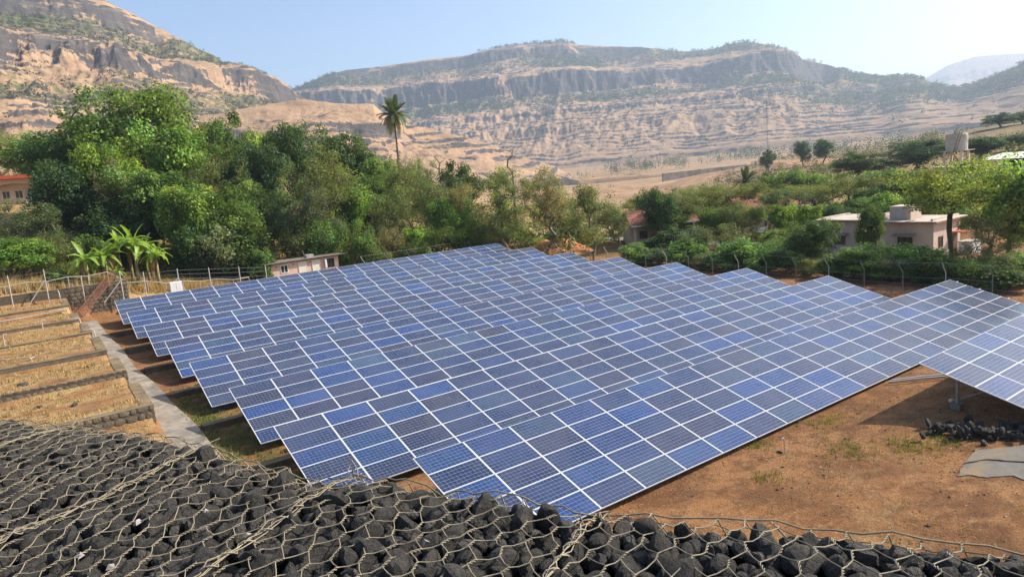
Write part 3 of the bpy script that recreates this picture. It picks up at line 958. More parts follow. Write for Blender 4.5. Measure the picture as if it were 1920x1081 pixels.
gab_t = thing('gabion_wall', 'dark basalt gabion wall with tan hexagonal wire mesh in the foreground', 'gabion wall', (1.0, 2.0, GTOP - 9.6))
GOFF = np.array([1.0, 2.0, GTOP - 9.6])
rg = np.random.default_rng(77)
# dart-throw the visible top layer
placed = []
cell = {}
for tries in range(70000):
    s_ = rg.uniform(-1.6, 5.3); wd = rg.uniform(0.0, 1.42)
    sz = rg.choice([0.024, 0.036, 0.047, 0.060], p=[.26, .34, .28, .12])
    q = gab(s_, wd)
    ok = True
    cxk, cyk = int(q[0] // 0.13), int(q[1] // 0.13)
    for a in (-1, 0, 1):
        for b in (-1, 0, 1):
            for (x_, y_, r_) in cell.get((cxk + a, cyk + b), ()):
                if (x_ - q[0]) ** 2 + (y_ - q[1]) ** 2 < (0.80 * (r_ + sz)) ** 2:
                    ok = False; break
            if not ok: break
        if not ok: break
    if ok:
        cell.setdefault((cxk, cyk), []).append((q[0], q[1], sz)); placed.append((q[0], q[1], sz, s_, wd))
    if len(placed) > 3000: break
topz = []
items = []
for (x_, y_, sz, s_, wd) in placed:
    z_ = GTOP - sz * 0.75 + 0.035 * float(fbm(np.array([x_ * 2.2]), np.array([y_ * 2.2]), 2, 55)[0]) + rg.uniform(-0.012, 0.006) - 0.05 * max(0, (0.06 - wd) / 0.06)
    items.append((x_, y_, z_, sz))
    topz.append((x_, y_, z_ + sz * 0.98, sz))
dist = [x_ * x_ + y_ * y_ + (z_ - H) ** 2 for (x_, y_, z_, s_) in items]
vis = []
for i, (x_, y_, z_, sz) in enumerate(items):
    c_ = M.T @ np.array([x_, y_, z_ - H])
    u_ = F * c_[0] / c_[2] + 960; v_ = F * c_[1] / c_[2] + 540
    if c_[2] > 0 and -60 < u_ < 2000 and v_ < 1160: vis.append((-sz / math.sqrt(dist[i]), i))
vis.sort()
keep = set(i for _, i in vis[:300])
rest_P, rest_S = [], []
hi_P, hi_S = [], []
for i, (x_, y_, z_, sz) in enumerate(items):
    if i in keep:
        o = obj('stone', STONES[i % len(STONES)], gab_t, (x_ - GOFF[0], y_ - GOFF[1], z_ - GOFF[2]))
        o.scale = (sz * 1.50 * rg.uniform(.95, 1.2),) * 2 + (sz * 1.50 * rg.uniform(.85, 1.1),)
        o.rotation_euler = tuple(rg.uniform(0, 6.28, 3))
    else:
        hi_P.append((x_ - GOFF[0], y_ - GOFF[1], z_ - GOFF[2])); hi_S.append(sz * 1.52)
# second layer filling the gaps below, and the outer face
for q in range(1900):
    s_ = rg.uniform(-1.7, 5.4); wd = rg.uniform(0.05, 1.4); c_ = gab(s_, wd)
    rest_P.append((c_[0] - GOFF[0], c_[1] - GOFF[1], GTOP - rg.uniform(0.07, 0.13) - GOFF[2])); rest_S.append(rg.uniform(.05, .09))
for q in range(900):
    s_ = rg.uniform(-1.7, 5.4); c_ = gab(s_, rg.uniform(0.03, 0.08))
    rest_P.append((c_[0] - GOFF[0], c_[1] - GOFF[1], GTOP - rg.uniform(0.1, 1.3) - GOFF[2])); rest_S.append(rg.uniform(.08, .13))
so = scatter_joined('stone_fill', rest_P, rest_S, BASALT, rg, SA_LO, parent=gab_t)
so['kind'] = 'stuff'
so = scatter_joined('stone_fill', hi_P, hi_S, BASALT, rg, SA_MID, parent=gab_t)
so['kind'] = 'stuff'
for pg in so.data.polygons: pg.use_smooth = True
so.data.set_sharp_from_angle(angle=math.radians(20))
# solid core under the stones, following the wall line, down to the field
m = MB(); V = []
ss = np.linspace(-1.75, 5.45, 16)
for s_ in ss:
    a = gab(s_, 0.10); b = gab(s_, 1.45)
    V += [(a[0] - GOFF[0], a[1] - GOFF[1], 9.6 - 0.14), (b[0] - GOFF[0], b[1] - GOFF[1], 9.6 - 0.14), (b[0] - GOFF[0], b[1] - GOFF[1], -0.8), (a[0] - GOFF[0], a[1] - GOFF[1], -0.8)]
Q = []
for i in range(len(ss) - 1):
    for e in range(4):
        Q.append((i * 4 + e, i * 4 + (e + 1) % 4, i * 4 + 4 + (e + 1) % 4, i * 4 + 4 + e))
m.add(V, Q).build('stone_core', MASON, gab_t)

# ---- woven wire: hexagons with twisted necks laid over the stones
WIRE = mat_plain('coated_wire', (0.27, 0.222, 0.145), 0.25, 9, 0.6, 0.35, bump=0.2, bscale=60)
tz = np.array(topz)


def netz(x_, y_):
    d2 = (tz[:, 0] - x_) ** 2 + (tz[:, 1] - y_) ** 2
    near = d2 < 0.13 ** 2
    if not near.any(): return GTOP - 0.01
    wgt = np.exp(-d2[near] / (0.055 ** 2)); zz = tz[near, 2]
    return float(max((wgt * zz).sum() / (wgt.sum() + 1e-9) + 0.012, np.max(np.where(d2[near] < (0.55 * tz[near, 3]) ** 2, zz, -9))))


def twist(m, a, b, R=0.0030, r=0.0018, turns=1.5, n=11):
    a = np.array(a); b = np.array(b); d = b - a; L = np.linalg.norm(d); d = d / L
    e = np.cross(d, (0, 0, 1.0)); e /= np.linalg.norm(e) + 1e-9; g = np.cross(d, e)
    for ph in (0, math.pi):
        m.tube([a + d * L * i / (n - 1) + R * (math.cos(ph + turns * 2 * math.pi * i / (n - 1)) * e + math.sin(ph + turns * 2 * math.pi * i / (n - 1)) * g) for i in range(n)], r, 4, False)


HX, HY = 0.092, 0.114                 # cell pitch along the wall, cell length across it
BASK = [(-1.7, -0.55), (-0.55, 0.62), (0.62, 1.72), (1.72, 2.62), (2.62, 3.62), (3.62, 5.4)]
for bi, (sa, sb) in enumerate(BASK):
    m = MB()
    wmin, wmax = -0.015, 1.42
    nu = int((sb - sa) / HX); nv = int((wmax - wmin) / (HY * 0.75)) + 1
    rb = np.random.default_rng(500 + bi)
    jit = {}
    skew = rb.uniform(-0.18, 0.18)

    def node(i, j, e):
        # j-th neck row; e=0 lower end, 1 upper end of the neck
        key = (i, j, e)
        if key not in jit:
            su = sa + (i + 0.5 * (j % 2) + 0.25) * (sb - sa) / nu
            wv = wmin + j * HY * 0.75 + (0 if e == 0 else HY * 0.36)
            su += skew * (wv - 0.5) * 0.25 + rb.normal() * 0.005 + 0.02 * math.sin(wv * 5 + bi)
            wv += rb.normal() * 0.006
            c_ = gab(su, wv)
            jit[key] = np.array([c_[0], c_[1], netz(c_[0], c_[1]) + rb.uniform(0.0, 0.006)])
        return jit[key]

    def strand(a, b):
        mid = (a + b) / 2 + np.array([rb.normal() * .003, rb.normal() * .003, 0])
        mid[2] = max(mid[2] - 0.004, netz(mid[0], mid[1]) - 0.002)
        m.tube([a - GOFF, a * .72 + mid * .28 - GOFF, mid - GOFF, mid * .28 + b * .72 - GOFF, b - GOFF], 0.0019, 5, False)
    for j in range(nv):
        for i in range(nu):
            a, b = node(i, j, 0), node(i, j, 1)
            twist(m, a - GOFF, b - GOFF)
            if j + 1 < nv:
                # two single wires from the neck end to the necks of the next row
                i2 = i if j % 2 == 0 else i + 1
                i1 = i - 1 if j % 2 == 0 else i
                for q in (i1, i2):
                    if 0 <= q < nu: strand(b, node(q, j + 1, 0))
    # selvedge wire along the outer edge and lacing bundles on the seams
    edge = []
    for s_ in np.linspace(sa, sb, 24):
        c_ = gab(s_, -0.02 + rb.normal() * .008); edge.append(np.array([c_[0], c_[1], netz(c_[0], c_[1]) + 0.006 + rb.normal() * .006]) - GOFF)
    m.tube(edge, 0.0030, 5, False)
    # net down the outer face
    for i in range(nu):
        su = sa + (i + 0.25) * (sb - sa) / nu
        c_ = gab(su, -0.075); z1 = GTOP - 0.10
        m.tube([node(i, 0, 0) - GOFF, np.array([c_[0], c_[1], z1]) - GOFF, np.array([*gab(su + 0.05, -0.085), z1 - 0.12]) - GOFF, np.array([*gab(su, -0.085), z1 - 0.25]) - GOFF], 0.0026, 4, False)
    m.build('wire_net', WIRE, gab_t, smooth=True)
    # lacing along the seam with the next basket
    if bi < len(BASK) - 1:
        m = MB()
        for q in range(3):
            pts = []
            for wv in np.arange(-0.03, 1.42, 0.05):
                c_ = gab(sb + rb.normal() * 0.008 + 0.012 * math.sin(wv * 7 + 2 * q), wv)
                pts.append(np.array([c_[0], c_[1], netz(c_[0], c_[1]) + 0.004 + abs(rb.normal()) * 0.006]) - GOFF)
            m.tube(pts, 0.0021, 4, False)
        # coils that bind the two nets
        pts = []
        for wv in np.arange(-0.03, 1.42, 0.012):
            ph = wv * 2 * math.pi / 0.075
            c_ = gab(sb + 0.016 * math.cos(ph), wv)
            pts.append(np.array([c_[0], c_[1], netz(*gab(sb, wv)) + 0.008 + 0.010 * math.sin(ph)]) - GOFF)
        m.tube(pts, 0.0026, 4, False)
        for q in range(1):        # frayed knot at the outer end
            b0 = np.array([*gab(sb, -0.01)]); b0 = np.array([b0[0], b0[1], netz(*b0) + 0.02]) - GOFF
            pts = [b0 + rb.normal(size=3) * np.array([.03, .03, .012]) for _ in range(9)]
            cr = []
            for a, b in zip(pts[:-1], pts[1:]):
                cr += [a, (a + b) / 2 + rb.normal(size=3) * .008]
            m.tube(cr, 0.0025, 4, False)
        m.build('lacing_wire', WIRE, gab_t, smooth=True)

# small pale scraps lying between the stones
SCRAP = mat_plain('paper_scrap', (0.30, 0.27, 0.25), 0.15, 20, 0.8, 0.1)
# upper terrace on which the viewer stands
m = MB()
V = []; Q = []
for s_ in ss:
    b = gab(s_, 1.44); c_ = b - gn * 6
    V += [(b[0], b[1], GTOP - 0.65), (c_[0], c_[1], GTOP - 0.65), (c_[0], c_[1], -0.5), (b[0], b[1], -0.5)]
for i in range(len(ss) - 1):
    for e in range(4):
        Q.append((i * 4 + e, i * 4 + (e + 1) % 4, i * 4 + 4 + (e + 1) % 4, i * 4 + 4 + e))
Q += [(0, 1, 2, 3), tuple(len(V) - 4 + i for i in (3, 2, 1, 0))]
up_t = m.add(V, Q).build('upper_terrace', MORT)
tag(up_t, 'earth terrace behind the gabion wall where the viewer stands', None, kind='structure')


# ================================================================== trees
def leaf_cloud(C, Rr, n, size, rng, flat=0.75, aspect=0.5, out=0.5, droop=0.0):
    """n leaves around each clump centre. Returns verts, quads, clump index per leaf."""
    C = np.asarray(C); m = len(C)
    ci = np.repeat(np.arange(m), n)
    d = rng.normal(size=(m * n, 3)); d /= np.linalg.norm(d, axis=1)[:, None]
    rad = rng.uniform(0, 1, m * n) ** 0.42
    off = d * rad[:, None] * np.asarray(Rr)[ci][:, None]
    off[:, 2] *= flat
    P_ = C[ci] + off
    nrm = d * out + rng.normal(size=(m * n, 3)) * 0.55 + np.array([0, 0, 0.65])
    nrm /= np.linalg.norm(nrm, axis=1)[:, None]
    rv = rng.normal(size=(m * n, 3)); rv[:, 2] -= droop
    u_ = rv - (rv * nrm).sum(1)[:, None] * nrm; u_ /= np.linalg.norm(u_, axis=1)[:, None]
    v_ = np.cross(nrm, u_)
    s = size * rng.uniform(0.6, 1.35, m * n)[:, None]
    V = np.stack([P_ + u_ * s * 0.5, P_ + v_ * s * aspect * 0.5 + nrm * s * 0.06, P_ - u_ * s * 0.5, P_ - v_ * s * aspect * 0.5 + nrm * s * 0.06], 1)
    return V.reshape(-1, 3), np.arange(m * n * 4).reshape(-1, 4), ci


def grow(centers, trunk_pts, r0, rng, sides=5, rmin=0.015, wob=0.12):
    """Branches that reach every clump from the trunk, thickness by what they carry."""
    pos_ = [np.array(p_, float) for p_ in trunk_pts]; par = [-1] + list(range(len(trunk_pts) - 1))
    fork = pos_[-1]
    order = np.argsort([np.linalg.norm(c_ - fork) for c_ in centers])
    first = max(1, len(pos_) - 3)
    for ci in order:
        c_ = np.array(centers[ci])
        A = np.array(pos_[first:])
        dd = np.linalg.norm(A - c_, axis=1) + 0.25 * np.linalg.norm(A - fork, axis=1) + np.where(A[:, 2] > c_[2] + 0.3, 1.5, 0)
        j = first + int(np.argmin(dd)); a = pos_[j]
        L = np.linalg.norm(c_ - a)
        nseg = 2 if L < 2.5 else 3
        last = j
        for s in range(1, nseg + 1):
            t = s / nseg
            q = a * (1 - t) + c_ * t
            q = q + (rng.normal(size=3) * wob * L * (1 if s < nseg else 0)) + np.array([0, 0, 0.10 * L * math.sin(math.pi * t)])
            pos_.append(q); par.append(last); last = len(pos_) - 1
    wgt = np.ones(len(pos_))
    for i in range(len(pos_) - 1, 0, -1):
        wgt[par[i]] += wgt[i]
    rad = np.maximum(r0 * (wgt / wgt[0]) ** 0.5, rmin)
    V, Q = [], []
    for i in range(1, len(pos_)):
        a, b = pos_[par[i]], pos_[i]
        d = b - a; L = np.linalg.norm(d)
        if L < 1e-4: continue
        d = d / L; rf_ = np.array([1.0, 0, 0]) if abs(d[0]) < .8 else np.array([0, 1.0, 0])
        e = np.cross(d, rf_); e /= np.linalg.norm(e); g = np.cross(d, e)
        ra, rb_ = min(rad[par[i]], rad[i] * 1.5), rad[i]
        b0 = len(V)
        for (c_, r_) in ((a, ra), (b, rb_)):
            for q in range(sides):
                th = 2 * math.pi * q / sides
                V.append(c_ + r_ * (math.cos(th) * e + math.sin(th) * g))
        for q in range(sides):
            Q.append((b0 + q, b0 + (q + 1) % sides, b0 + sides + (q + 1) % sides, b0 + sides + q))
    return np.array(V), np.array(Q)


def leaf_colors(ci, m, rng, var=0.22, clump_var=0.22, yellow=0.12):
    cb = 1 + clump_var * rng.normal(size=m); cy_ = rng.uniform(-yellow, yellow, m)
    lb = np.clip(cb[ci] * (1 + var * rng.normal(size=len(ci))), 0.45, 1.9)
    ye = cy_[ci] + rng.normal(size=len(ci)) * yellow * 0.6
    c_ = np.stack([lb * (1 + 1.6 * ye), lb * (1 + 0.4 * ye), lb * (1 - 0.6 * ye)], 1)
    return np.repeat(np.clip(c_, 0.1, 3), 4, axis=0)


def tree_kind(kind, seed):
    """Returns (crown mesh, trunk mesh, nominal height, nominal width)."""
    rng = np.random.default_rng(seed)
    bark = BARK
    if kind == 'dense':
        h, wd, ncl, nl, ls, rc, fl = 12.0, 12.0, 105, 62, 0.42, 1.35, 0.7
        lob = [(rng.uniform(-.26, .26) * wd, rng.uniform(-.26, .26) * wd, h * rng.uniform(.42, .80), wd * rng.uniform(.20, .32)) for _ in range(7)]
        lob.append((0, 0, h * .6, wd * .33))
    elif kind == 'bright':
        h, wd, ncl, nl, ls, rc, fl = 10.0, 8.5, 80, 60, 0.40, 1.05, 0.75
        lob = [(rng.uniform(-.22, .22) * wd, rng.uniform(-.22, .22) * wd, h * rng.uniform(.40, .84), wd * rng.uniform(.18, .30)) for _ in range(6)]
    elif kind == 'olive':
        h, wd, ncl, nl, ls, rc, fl = 11.0, 9.5, 120, 34, 0.30, 0.85, 0.7
        lob = [(rng.uniform(-.28, .28) * wd, rng.uniform(-.28, .28) * wd, h * rng.uniform(.38, .86), wd * rng.uniform(.18, .30)) for _ in range(8)]
        bark = BARK_PALE
    elif kind == 'umbrella':
        h, wd, ncl, nl, ls, rc, fl = 9.0, 14.0, 130, 34, 0.30, 0.95, 0.42
        lob = [(rng.uniform(-.34, .34) * wd, rng.uniform(-.34, .34) * wd, h * rng.uniform(.66, .86), wd * rng.uniform(.12, .2)) for _ in range(11)]
    elif kind == 'slender':
        h, wd, ncl, nl, ls, rc, fl = 9.0, 5.5, 80, 26, 0.26, 0.65, 0.9
        lob = [(rng.uniform(-.2, .2) * wd, rng.uniform(-.2, .2) * wd, h * rng.uniform(.3, .88), wd * rng.uniform(.16, .28)) for _ in range(8)]
        bark = BARK_PALE
    elif kind == 'shrub':
        h, wd, ncl, nl, ls, rc, fl = 3.4, 3.8, 64, 46, 0.22, 0.48, 0.85
        lob = [(rng.uniform(-.24, .24) * wd, rng.uniform(-.24, .24) * wd, h * rng.uniform(.26, .74), wd * rng.uniform(.18, .28)) for _ in range(7)]
    elif kind == 'fine_shrub':
        h, wd, ncl, nl, ls, rc, fl = 4.0, 4.4, 90, 42, 0.17, 0.5, 1.0
        lob = [(rng.uniform(-.3, .3) * wd, rng.uniform(-.3, .3) * wd, h * rng.uniform(.2, .78), wd * rng.uniform(.14, .26)) for _ in range(9)]
        bark = BARK_PALE
    nl = int(nl * 2.9); ls *= 0.86; rc *= 1.14
    C = []
    while len(C) < ncl:
        l = lob[rng.integers(len(lob))]
        d = rng.normal(size=3); d /= np.linalg.norm(d)
        rr_ = l[3] * rng.uniform(0.45, 1.0) ** 0.5
        c_ = np.array([l[0], l[1], l[2]]) + d * rr_ * np.array([1, 1, 0.42 if kind == 'umbrella' else 0.85])
        lo = h * (0.55 if kind == 'umbrella' else 0.10 if 'shrub' in kind else 0.22)
        if c_[2] < lo or c_[2] > h * 0.97: continue
        C.append(c_)
    C = np.array(C)
    Rr = rc * rng.uniform(0.65, 1.25, ncl)
    V, Q, ci = leaf_cloud(C, Rr, nl, ls, rng, fl, 0.55 if kind in ('dense', 'bright', 'shrub') else 0.38, droop=0.3)
    col = leaf_colors(ci, ncl, rng)
    crown = mesh_np('crown', V, Q, [LEAF], col=col)
    fk = h * {'dense': .26, 'bright': .28, 'olive': .22, 'umbrella': .38, 'slender': .2, 'shrub': .12, 'fine_shrub': .08}[kind]
    lean = rng.normal(size=2) * 0.05 * h
    tp = [(0, 0, -0.6), (lean[0] * .2, lean[1] * .2, fk * .35), (lean[0] * .6, lean[1] * .6, fk * .7), (lean[0], lean[1], fk)]
    sub = C if kind in ('olive', 'umbrella', 'slender') else C[::2]
    tv, tq = grow(sub, tp, {'dense': .34, 'bright': .24, 'olive': .24, 'umbrella': .21, 'slender': .13, 'shrub': .07, 'fine_shrub': .05}[kind], rng, rmin={'shrub': .008, 'fine_shrub': .008}.get(kind, .022))
    trunk = mesh_np('trunk', tv, tq, [bark], smooth=True)
    return crown, trunk, h, wd


KINDS = {}
for kd, n in (('dense', 4), ('bright', 3), ('olive', 4), ('umbrella', 3), ('slender', 3), ('shrub', 4), ('fine_shrub', 3)):
    KINDS[kd] = [tree_kind(kd, 1000 + 37 * q + len(kd) * 7) for q in range(n)]

# leaf tints (albedo)
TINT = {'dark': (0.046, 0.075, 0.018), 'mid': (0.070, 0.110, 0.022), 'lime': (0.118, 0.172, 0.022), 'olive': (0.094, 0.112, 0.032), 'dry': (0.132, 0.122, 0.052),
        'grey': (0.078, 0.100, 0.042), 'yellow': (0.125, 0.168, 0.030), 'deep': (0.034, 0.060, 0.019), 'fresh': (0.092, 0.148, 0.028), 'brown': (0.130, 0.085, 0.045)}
_tree_n = [0]


def plant(name, kind, label, x, y, z, h, wd, tint, group=None, cat='tree', variant=None):
    _tree_n[0] += 1
    i = _tree_n[0]
    kd = KINDS[kind]; crown, trunk, h0, w0 = kd[(i * 7 + i // 3) % len(kd) if variant is None else variant]
    rr_ = random.Random(i)
    t = thing(name, label, cat, (x, y, z), rr_.uniform(0, 6.28), group)
    t.scale = (wd / w0, wd / w0, h / h0)
    cr = bpy.data.objects.new('crown', crown); link(cr, t)
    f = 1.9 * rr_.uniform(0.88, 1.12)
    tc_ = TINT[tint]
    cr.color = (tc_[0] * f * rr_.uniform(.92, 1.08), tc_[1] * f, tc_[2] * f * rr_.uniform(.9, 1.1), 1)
    tr = bpy.data.objects.new('trunk', trunk); link(tr, t)
    return t


ORCH = 'orchard shrubs on red soil beyond the right fence'
EDGE = 'bushes along the foot of the wood'


def tree_at(name, kind, label, px, ytop, D, wpx, tint, group=None, cat='tree', variant=None, hmin=1.2):
    """Stand a tree on the ground at distance D on the bearing of px; ytop and wpx give its size."""
    x, y, zt = at(px, ytop, D)
    x, y, _ = at(px, 420, D)
    if group == ORCH and x < 54.0:
        D = D * 54.0 / x; x, y, zt = at(px, ytop, D); x, y, _ = at(px, 420, D)
    if group == EDGE and y < 75.0:
        D = D * 75.0 / y; x, y, zt = at(px, ytop, D); x, y, _ = at(px, 420, D)
    z = gz(x, y)
    h = max(zt - z, hmin)
    return plant(name, kind, label, x, y, z, h * 1.02, (1.38 if group == ORCH else 1.14) * wpx * math.hypot(D, zt - H) / F, tint, group, cat, variant)


WOOD = 'trees on the hillside behind the fence'
for a in [
    # px, top, distance, width px
    ('dense_tree', 'dense', 'huge dark green spreading tree, highest of the wood, left of the palm', 262, 163, 108, 190, 'mid', 0),
    ('dense_tree', 'dense', 'broad dark tree overhanging the red roofed house', 150, 212, 112, 170, 'dark', 1),
    ('bright_tree', 'bright', 'lime green tree lit in front of the huge dark tree', 208, 236, 97, 112, 'lime', 0),
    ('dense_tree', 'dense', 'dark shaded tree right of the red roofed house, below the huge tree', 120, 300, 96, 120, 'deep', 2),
    ('olive_tree', 'olive', 'olive green tree just right of the huge dark tree', 372, 204, 118, 100, 'olive', 0),
    ('bright_tree', 'bright', 'fresh green tree in front of the olive tree beside the huge tree', 330, 238, 100, 120, 'fresh', 1),
    ('dense_tree', 'dense', 'round green tree on the skyline above the banana plants', 448, 212, 120, 110, 'mid', 3),
    ('bright_tree', 'bright', 'yellow green tree on the skyline left of the two dark trees', 515, 230, 122, 88, 'yellow', 2),
    ('dense_tree', 'dense', 'dark leathery tree on the skyline, first left of the palm group', 585, 229, 118, 112, 'dark', 0),
    ('dense_tree', 'dense', 'dark tree on the skyline next left of the palm', 668, 244, 116, 112, 'dark', 1),
    ('dense_tree', 'dense', 'dark round tree in mid wood above the pink hut', 480, 270, 98, 110, 'deep', 2),
    ('olive_tree', 'olive', 'tall feathery olive tree with pale stems above the pink hut', 622, 276, 90, 135, 'olive', 1),
    ('bright_tree', 'bright', 'bright green tree under the palm', 716, 272, 104, 105, 'fresh', 0),
    ('olive_tree', 'olive', 'open olive tree right below the palm', 770, 296, 98, 92, 'olive', 2),
    ('dense_tree', 'dense', 'small dark round tree between the palm and the sparse lime tree', 862, 303, 108, 98, 'dark', 3),
    ('olive_tree', 'olive', 'greenish olive tree on the skyline right of the palm', 806, 292, 112, 72, 'mid', 3),
    ('slender_tree', 'slender', 'thin tall tree with a small lime crown on the skyline', 938, 298, 112, 48, 'lime', 0),
    ('olive_tree', 'olive', 'open spreading tree with a dark forked trunk behind the rear row corner', 952, 318, 84, 130, 'olive', 0),
    ('olive_tree', 'olive', 'dry olive tree right of the dark forked trunk', 1020, 316, 88, 100, 'dry', 1),
    ('slender_tree', 'slender', 'slender many stemmed olive tree above the red earth mound', 1108, 340, 80, 88, 'olive', 1),
    ('slender_tree', 'slender', 'thin olive tree left of the red tiled pavilion', 1062, 352, 92, 70, 'olive', 2),
    ('dense_tree', 'dense', 'dark green tree standing beside the red tiled pavilion', 1236, 350, 94, 70, 'dark', 2),
    ('slender_tree', 'slender', 'thin greyish tree in front of the red tiled pavilion', 1158, 372, 88, 52, 'grey', 0),
    ('bright_tree', 'bright', 'mid green tree in the middle of the wood, right of the lime tree', 282, 318, 92, 118, 'mid', 1),
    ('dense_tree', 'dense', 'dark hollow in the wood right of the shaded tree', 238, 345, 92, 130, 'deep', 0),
    ('olive_tree', 'olive', 'tree hung with dry brown creeper in the middle of the wood', 222, 300, 93, 60, 'dry', 1),
    ('bright_tree', 'bright', 'leafy fresh tree at the wood edge right of the banana plants', 355, 330, 88, 110, 'fresh', 2),
    ('dense_tree', 'dense', 'dark broad tree at the wood edge left of the pink hut', 428, 345, 87, 125, 'mid', 3),
    ('olive_tree', 'olive', 'olive tree with pinkish dry sprays in the middle of the wood', 410, 290, 96, 100, 'olive', 2),
    ('olive_tree', 'olive', 'grey green tree behind the pink hut roof', 548, 365, 88, 120, 'grey', 3),
    ('dense_tree', 'dense', 'dark tree in the wood between the hut and the palm', 700, 330, 96, 100, 'mid', 0),
    ('olive_tree', 'olive', 'dense olive tree below the small dark round tree', 815, 335, 92, 110, 'olive', 1),
    ('olive_tree', 'olive', 'brownish olive tree left of the dark forked trunk', 880, 345, 90, 90, 'dry', 0),
    ('olive_tree', 'olive', 'pale olive trees behind the red roofed house at left edge', 20, 243, 165, 110, 'yellow', 2),
    ('dense_tree', 'dense', 'dark tree top behind the red roofed house', 78, 258, 150, 80, 'mid', 3),
    ('dense_tree', 'dense', 'leafy tree in the lower wood above the hut, left part', 500, 330, 92, 110, 'mid', 1),
    ('olive_tree', 'olive', 'leafy olive tree in the lower wood above the hut, right part', 600, 350, 86, 100, 'grey', 0),
    ('bright_tree', 'bright', 'fresh tree in the lower wood left of the bright tree under the palm', 660, 332, 92, 90, 'fresh', 2),
    ('olive_tree', 'olive', 'olive tree low in the wood right of the bright tree under the palm', 748, 345, 88, 100, 'olive', 3),
    ('dense_tree', 'dense', 'mid green tree low in the wood below the brownish olive tree', 850, 368, 88, 90, 'mid', 0),
    ('olive_tree', 'olive', 'olive tree behind the slender one above the earth mound', 1072, 372, 100, 90, 'grey', 2),
    ('olive_tree', 'olive', 'feathery green tree below the red roofed house', 42, 370, 90, 105, 'grey', 3),
    ('bright_tree', 'bright', 'lime bush at the left edge above the white fence rail', 22, 432, 82, 84, 'fresh', 0),
]:
    tree_at(a[0], a[1], a[2], a[3], a[4], a[5], a[6], a[7], WOOD, 'tree', a[8])
for a in [
    ('bush', 'shrub', 'dark bush behind the left banana leaves', 148, 440, 85, 70, 'mid'),
    ('bush', 'shrub', 'dark green bush right of the banana plants', 345, 425, 83, 80, 'dark'),
    ('bush', 'shrub', 'round grey green bush right of the banana plants, by the dry grass', 388, 418, 82, 92, 'grey'),
    ('bush', 'shrub', 'leafy bright bush above the dry grass left of the hut', 372, 382, 85, 60, 'lime'),
    ('bush', 'shrub', 'wide dark bush left of the pink hut', 455, 420, 83, 100, 'dark'),
    ('bush', 'shrub', 'mid green bush against the left end of the pink hut', 482, 466, 79, 46, 'mid'),
    ('bush', 'fine_shrub', 'green bush behind the left half of the hut roof', 530, 418, 86, 100, 'olive'),
    ('bush', 'fine_shrub', 'feathery bright bush behind the right half of the hut roof', 598, 404, 86, 88, 'fresh'),
    ('bush', 'fine_shrub', 'feathery lime bamboo like bush right of the pink hut', 648, 408, 85, 75, 'fresh'),
    ('bush', 'shrub', 'dark shrub beside the right end of the pink hut', 686, 435, 82, 52, 'mid'),
    ('bush', 'fine_shrub', 'dry brown bush above the rear panel row', 722, 425, 84, 60, 'dry'),
    ('bush', 'shrub', 'bright broad leaved sapling above the rear panel row', 775, 424, 81, 62, 'lime'),
    ('bush', 'fine_shrub', 'feathery yellow green bush left of centre above the rear row', 830, 415, 84, 90, 'yellow'),
    ('bush', 'fine_shrub', 'tall feathery green bush in the middle above the rear row', 890, 408, 85, 85, 'fresh'),
    ('bush', 'fine_shrub', 'feathery green bush above the right end of the rear row', 950, 418, 84, 90, 'fresh'),
    ('bush', 'fine_shrub', 'small lime bush left of the red earth mound', 1010, 445, 80, 60, 'yellow'),
    ('bush', 'shrub', 'low dark bush behind the dead brushwood heap', 200, 398, 90, 110, 'deep'),
    ('bush', 'fine_shrub', 'weedy green bush on the bank left of the banana plants', 92, 440, 84, 70, 'olive'),
    ('bush', 'shrub', 'low olive bush on the bank beside the white cabinet', 90, 505, 76, 40, 'mid'),
    ('bush', 'fine_shrub', 'dusty olive bush under the feathery olive tree', 760, 450, 80, 70, 'olive'),
    ('bush', 'fine_shrub', 'dusty olive bush under the bright tree right of the hut', 700, 456, 79, 50, 'olive'),
    ('bush', 'fine_shrub', 'olive scrub under the dark forked tree', 905, 440, 79, 70, 'olive'),
    ('bush', 'shrub', 'dark scrub behind the red earth mound', 1060, 425, 90, 90, 'mid'),
    ('bush', 'fine_shrub', 'low scrub right of the red earth mound', 1110, 470, 76, 44, 'yellow'),
]:
    tree_at(a[0], a[1], a[2], a[3], a[4], a[5], a[6], a[7], EDGE, 'bush')

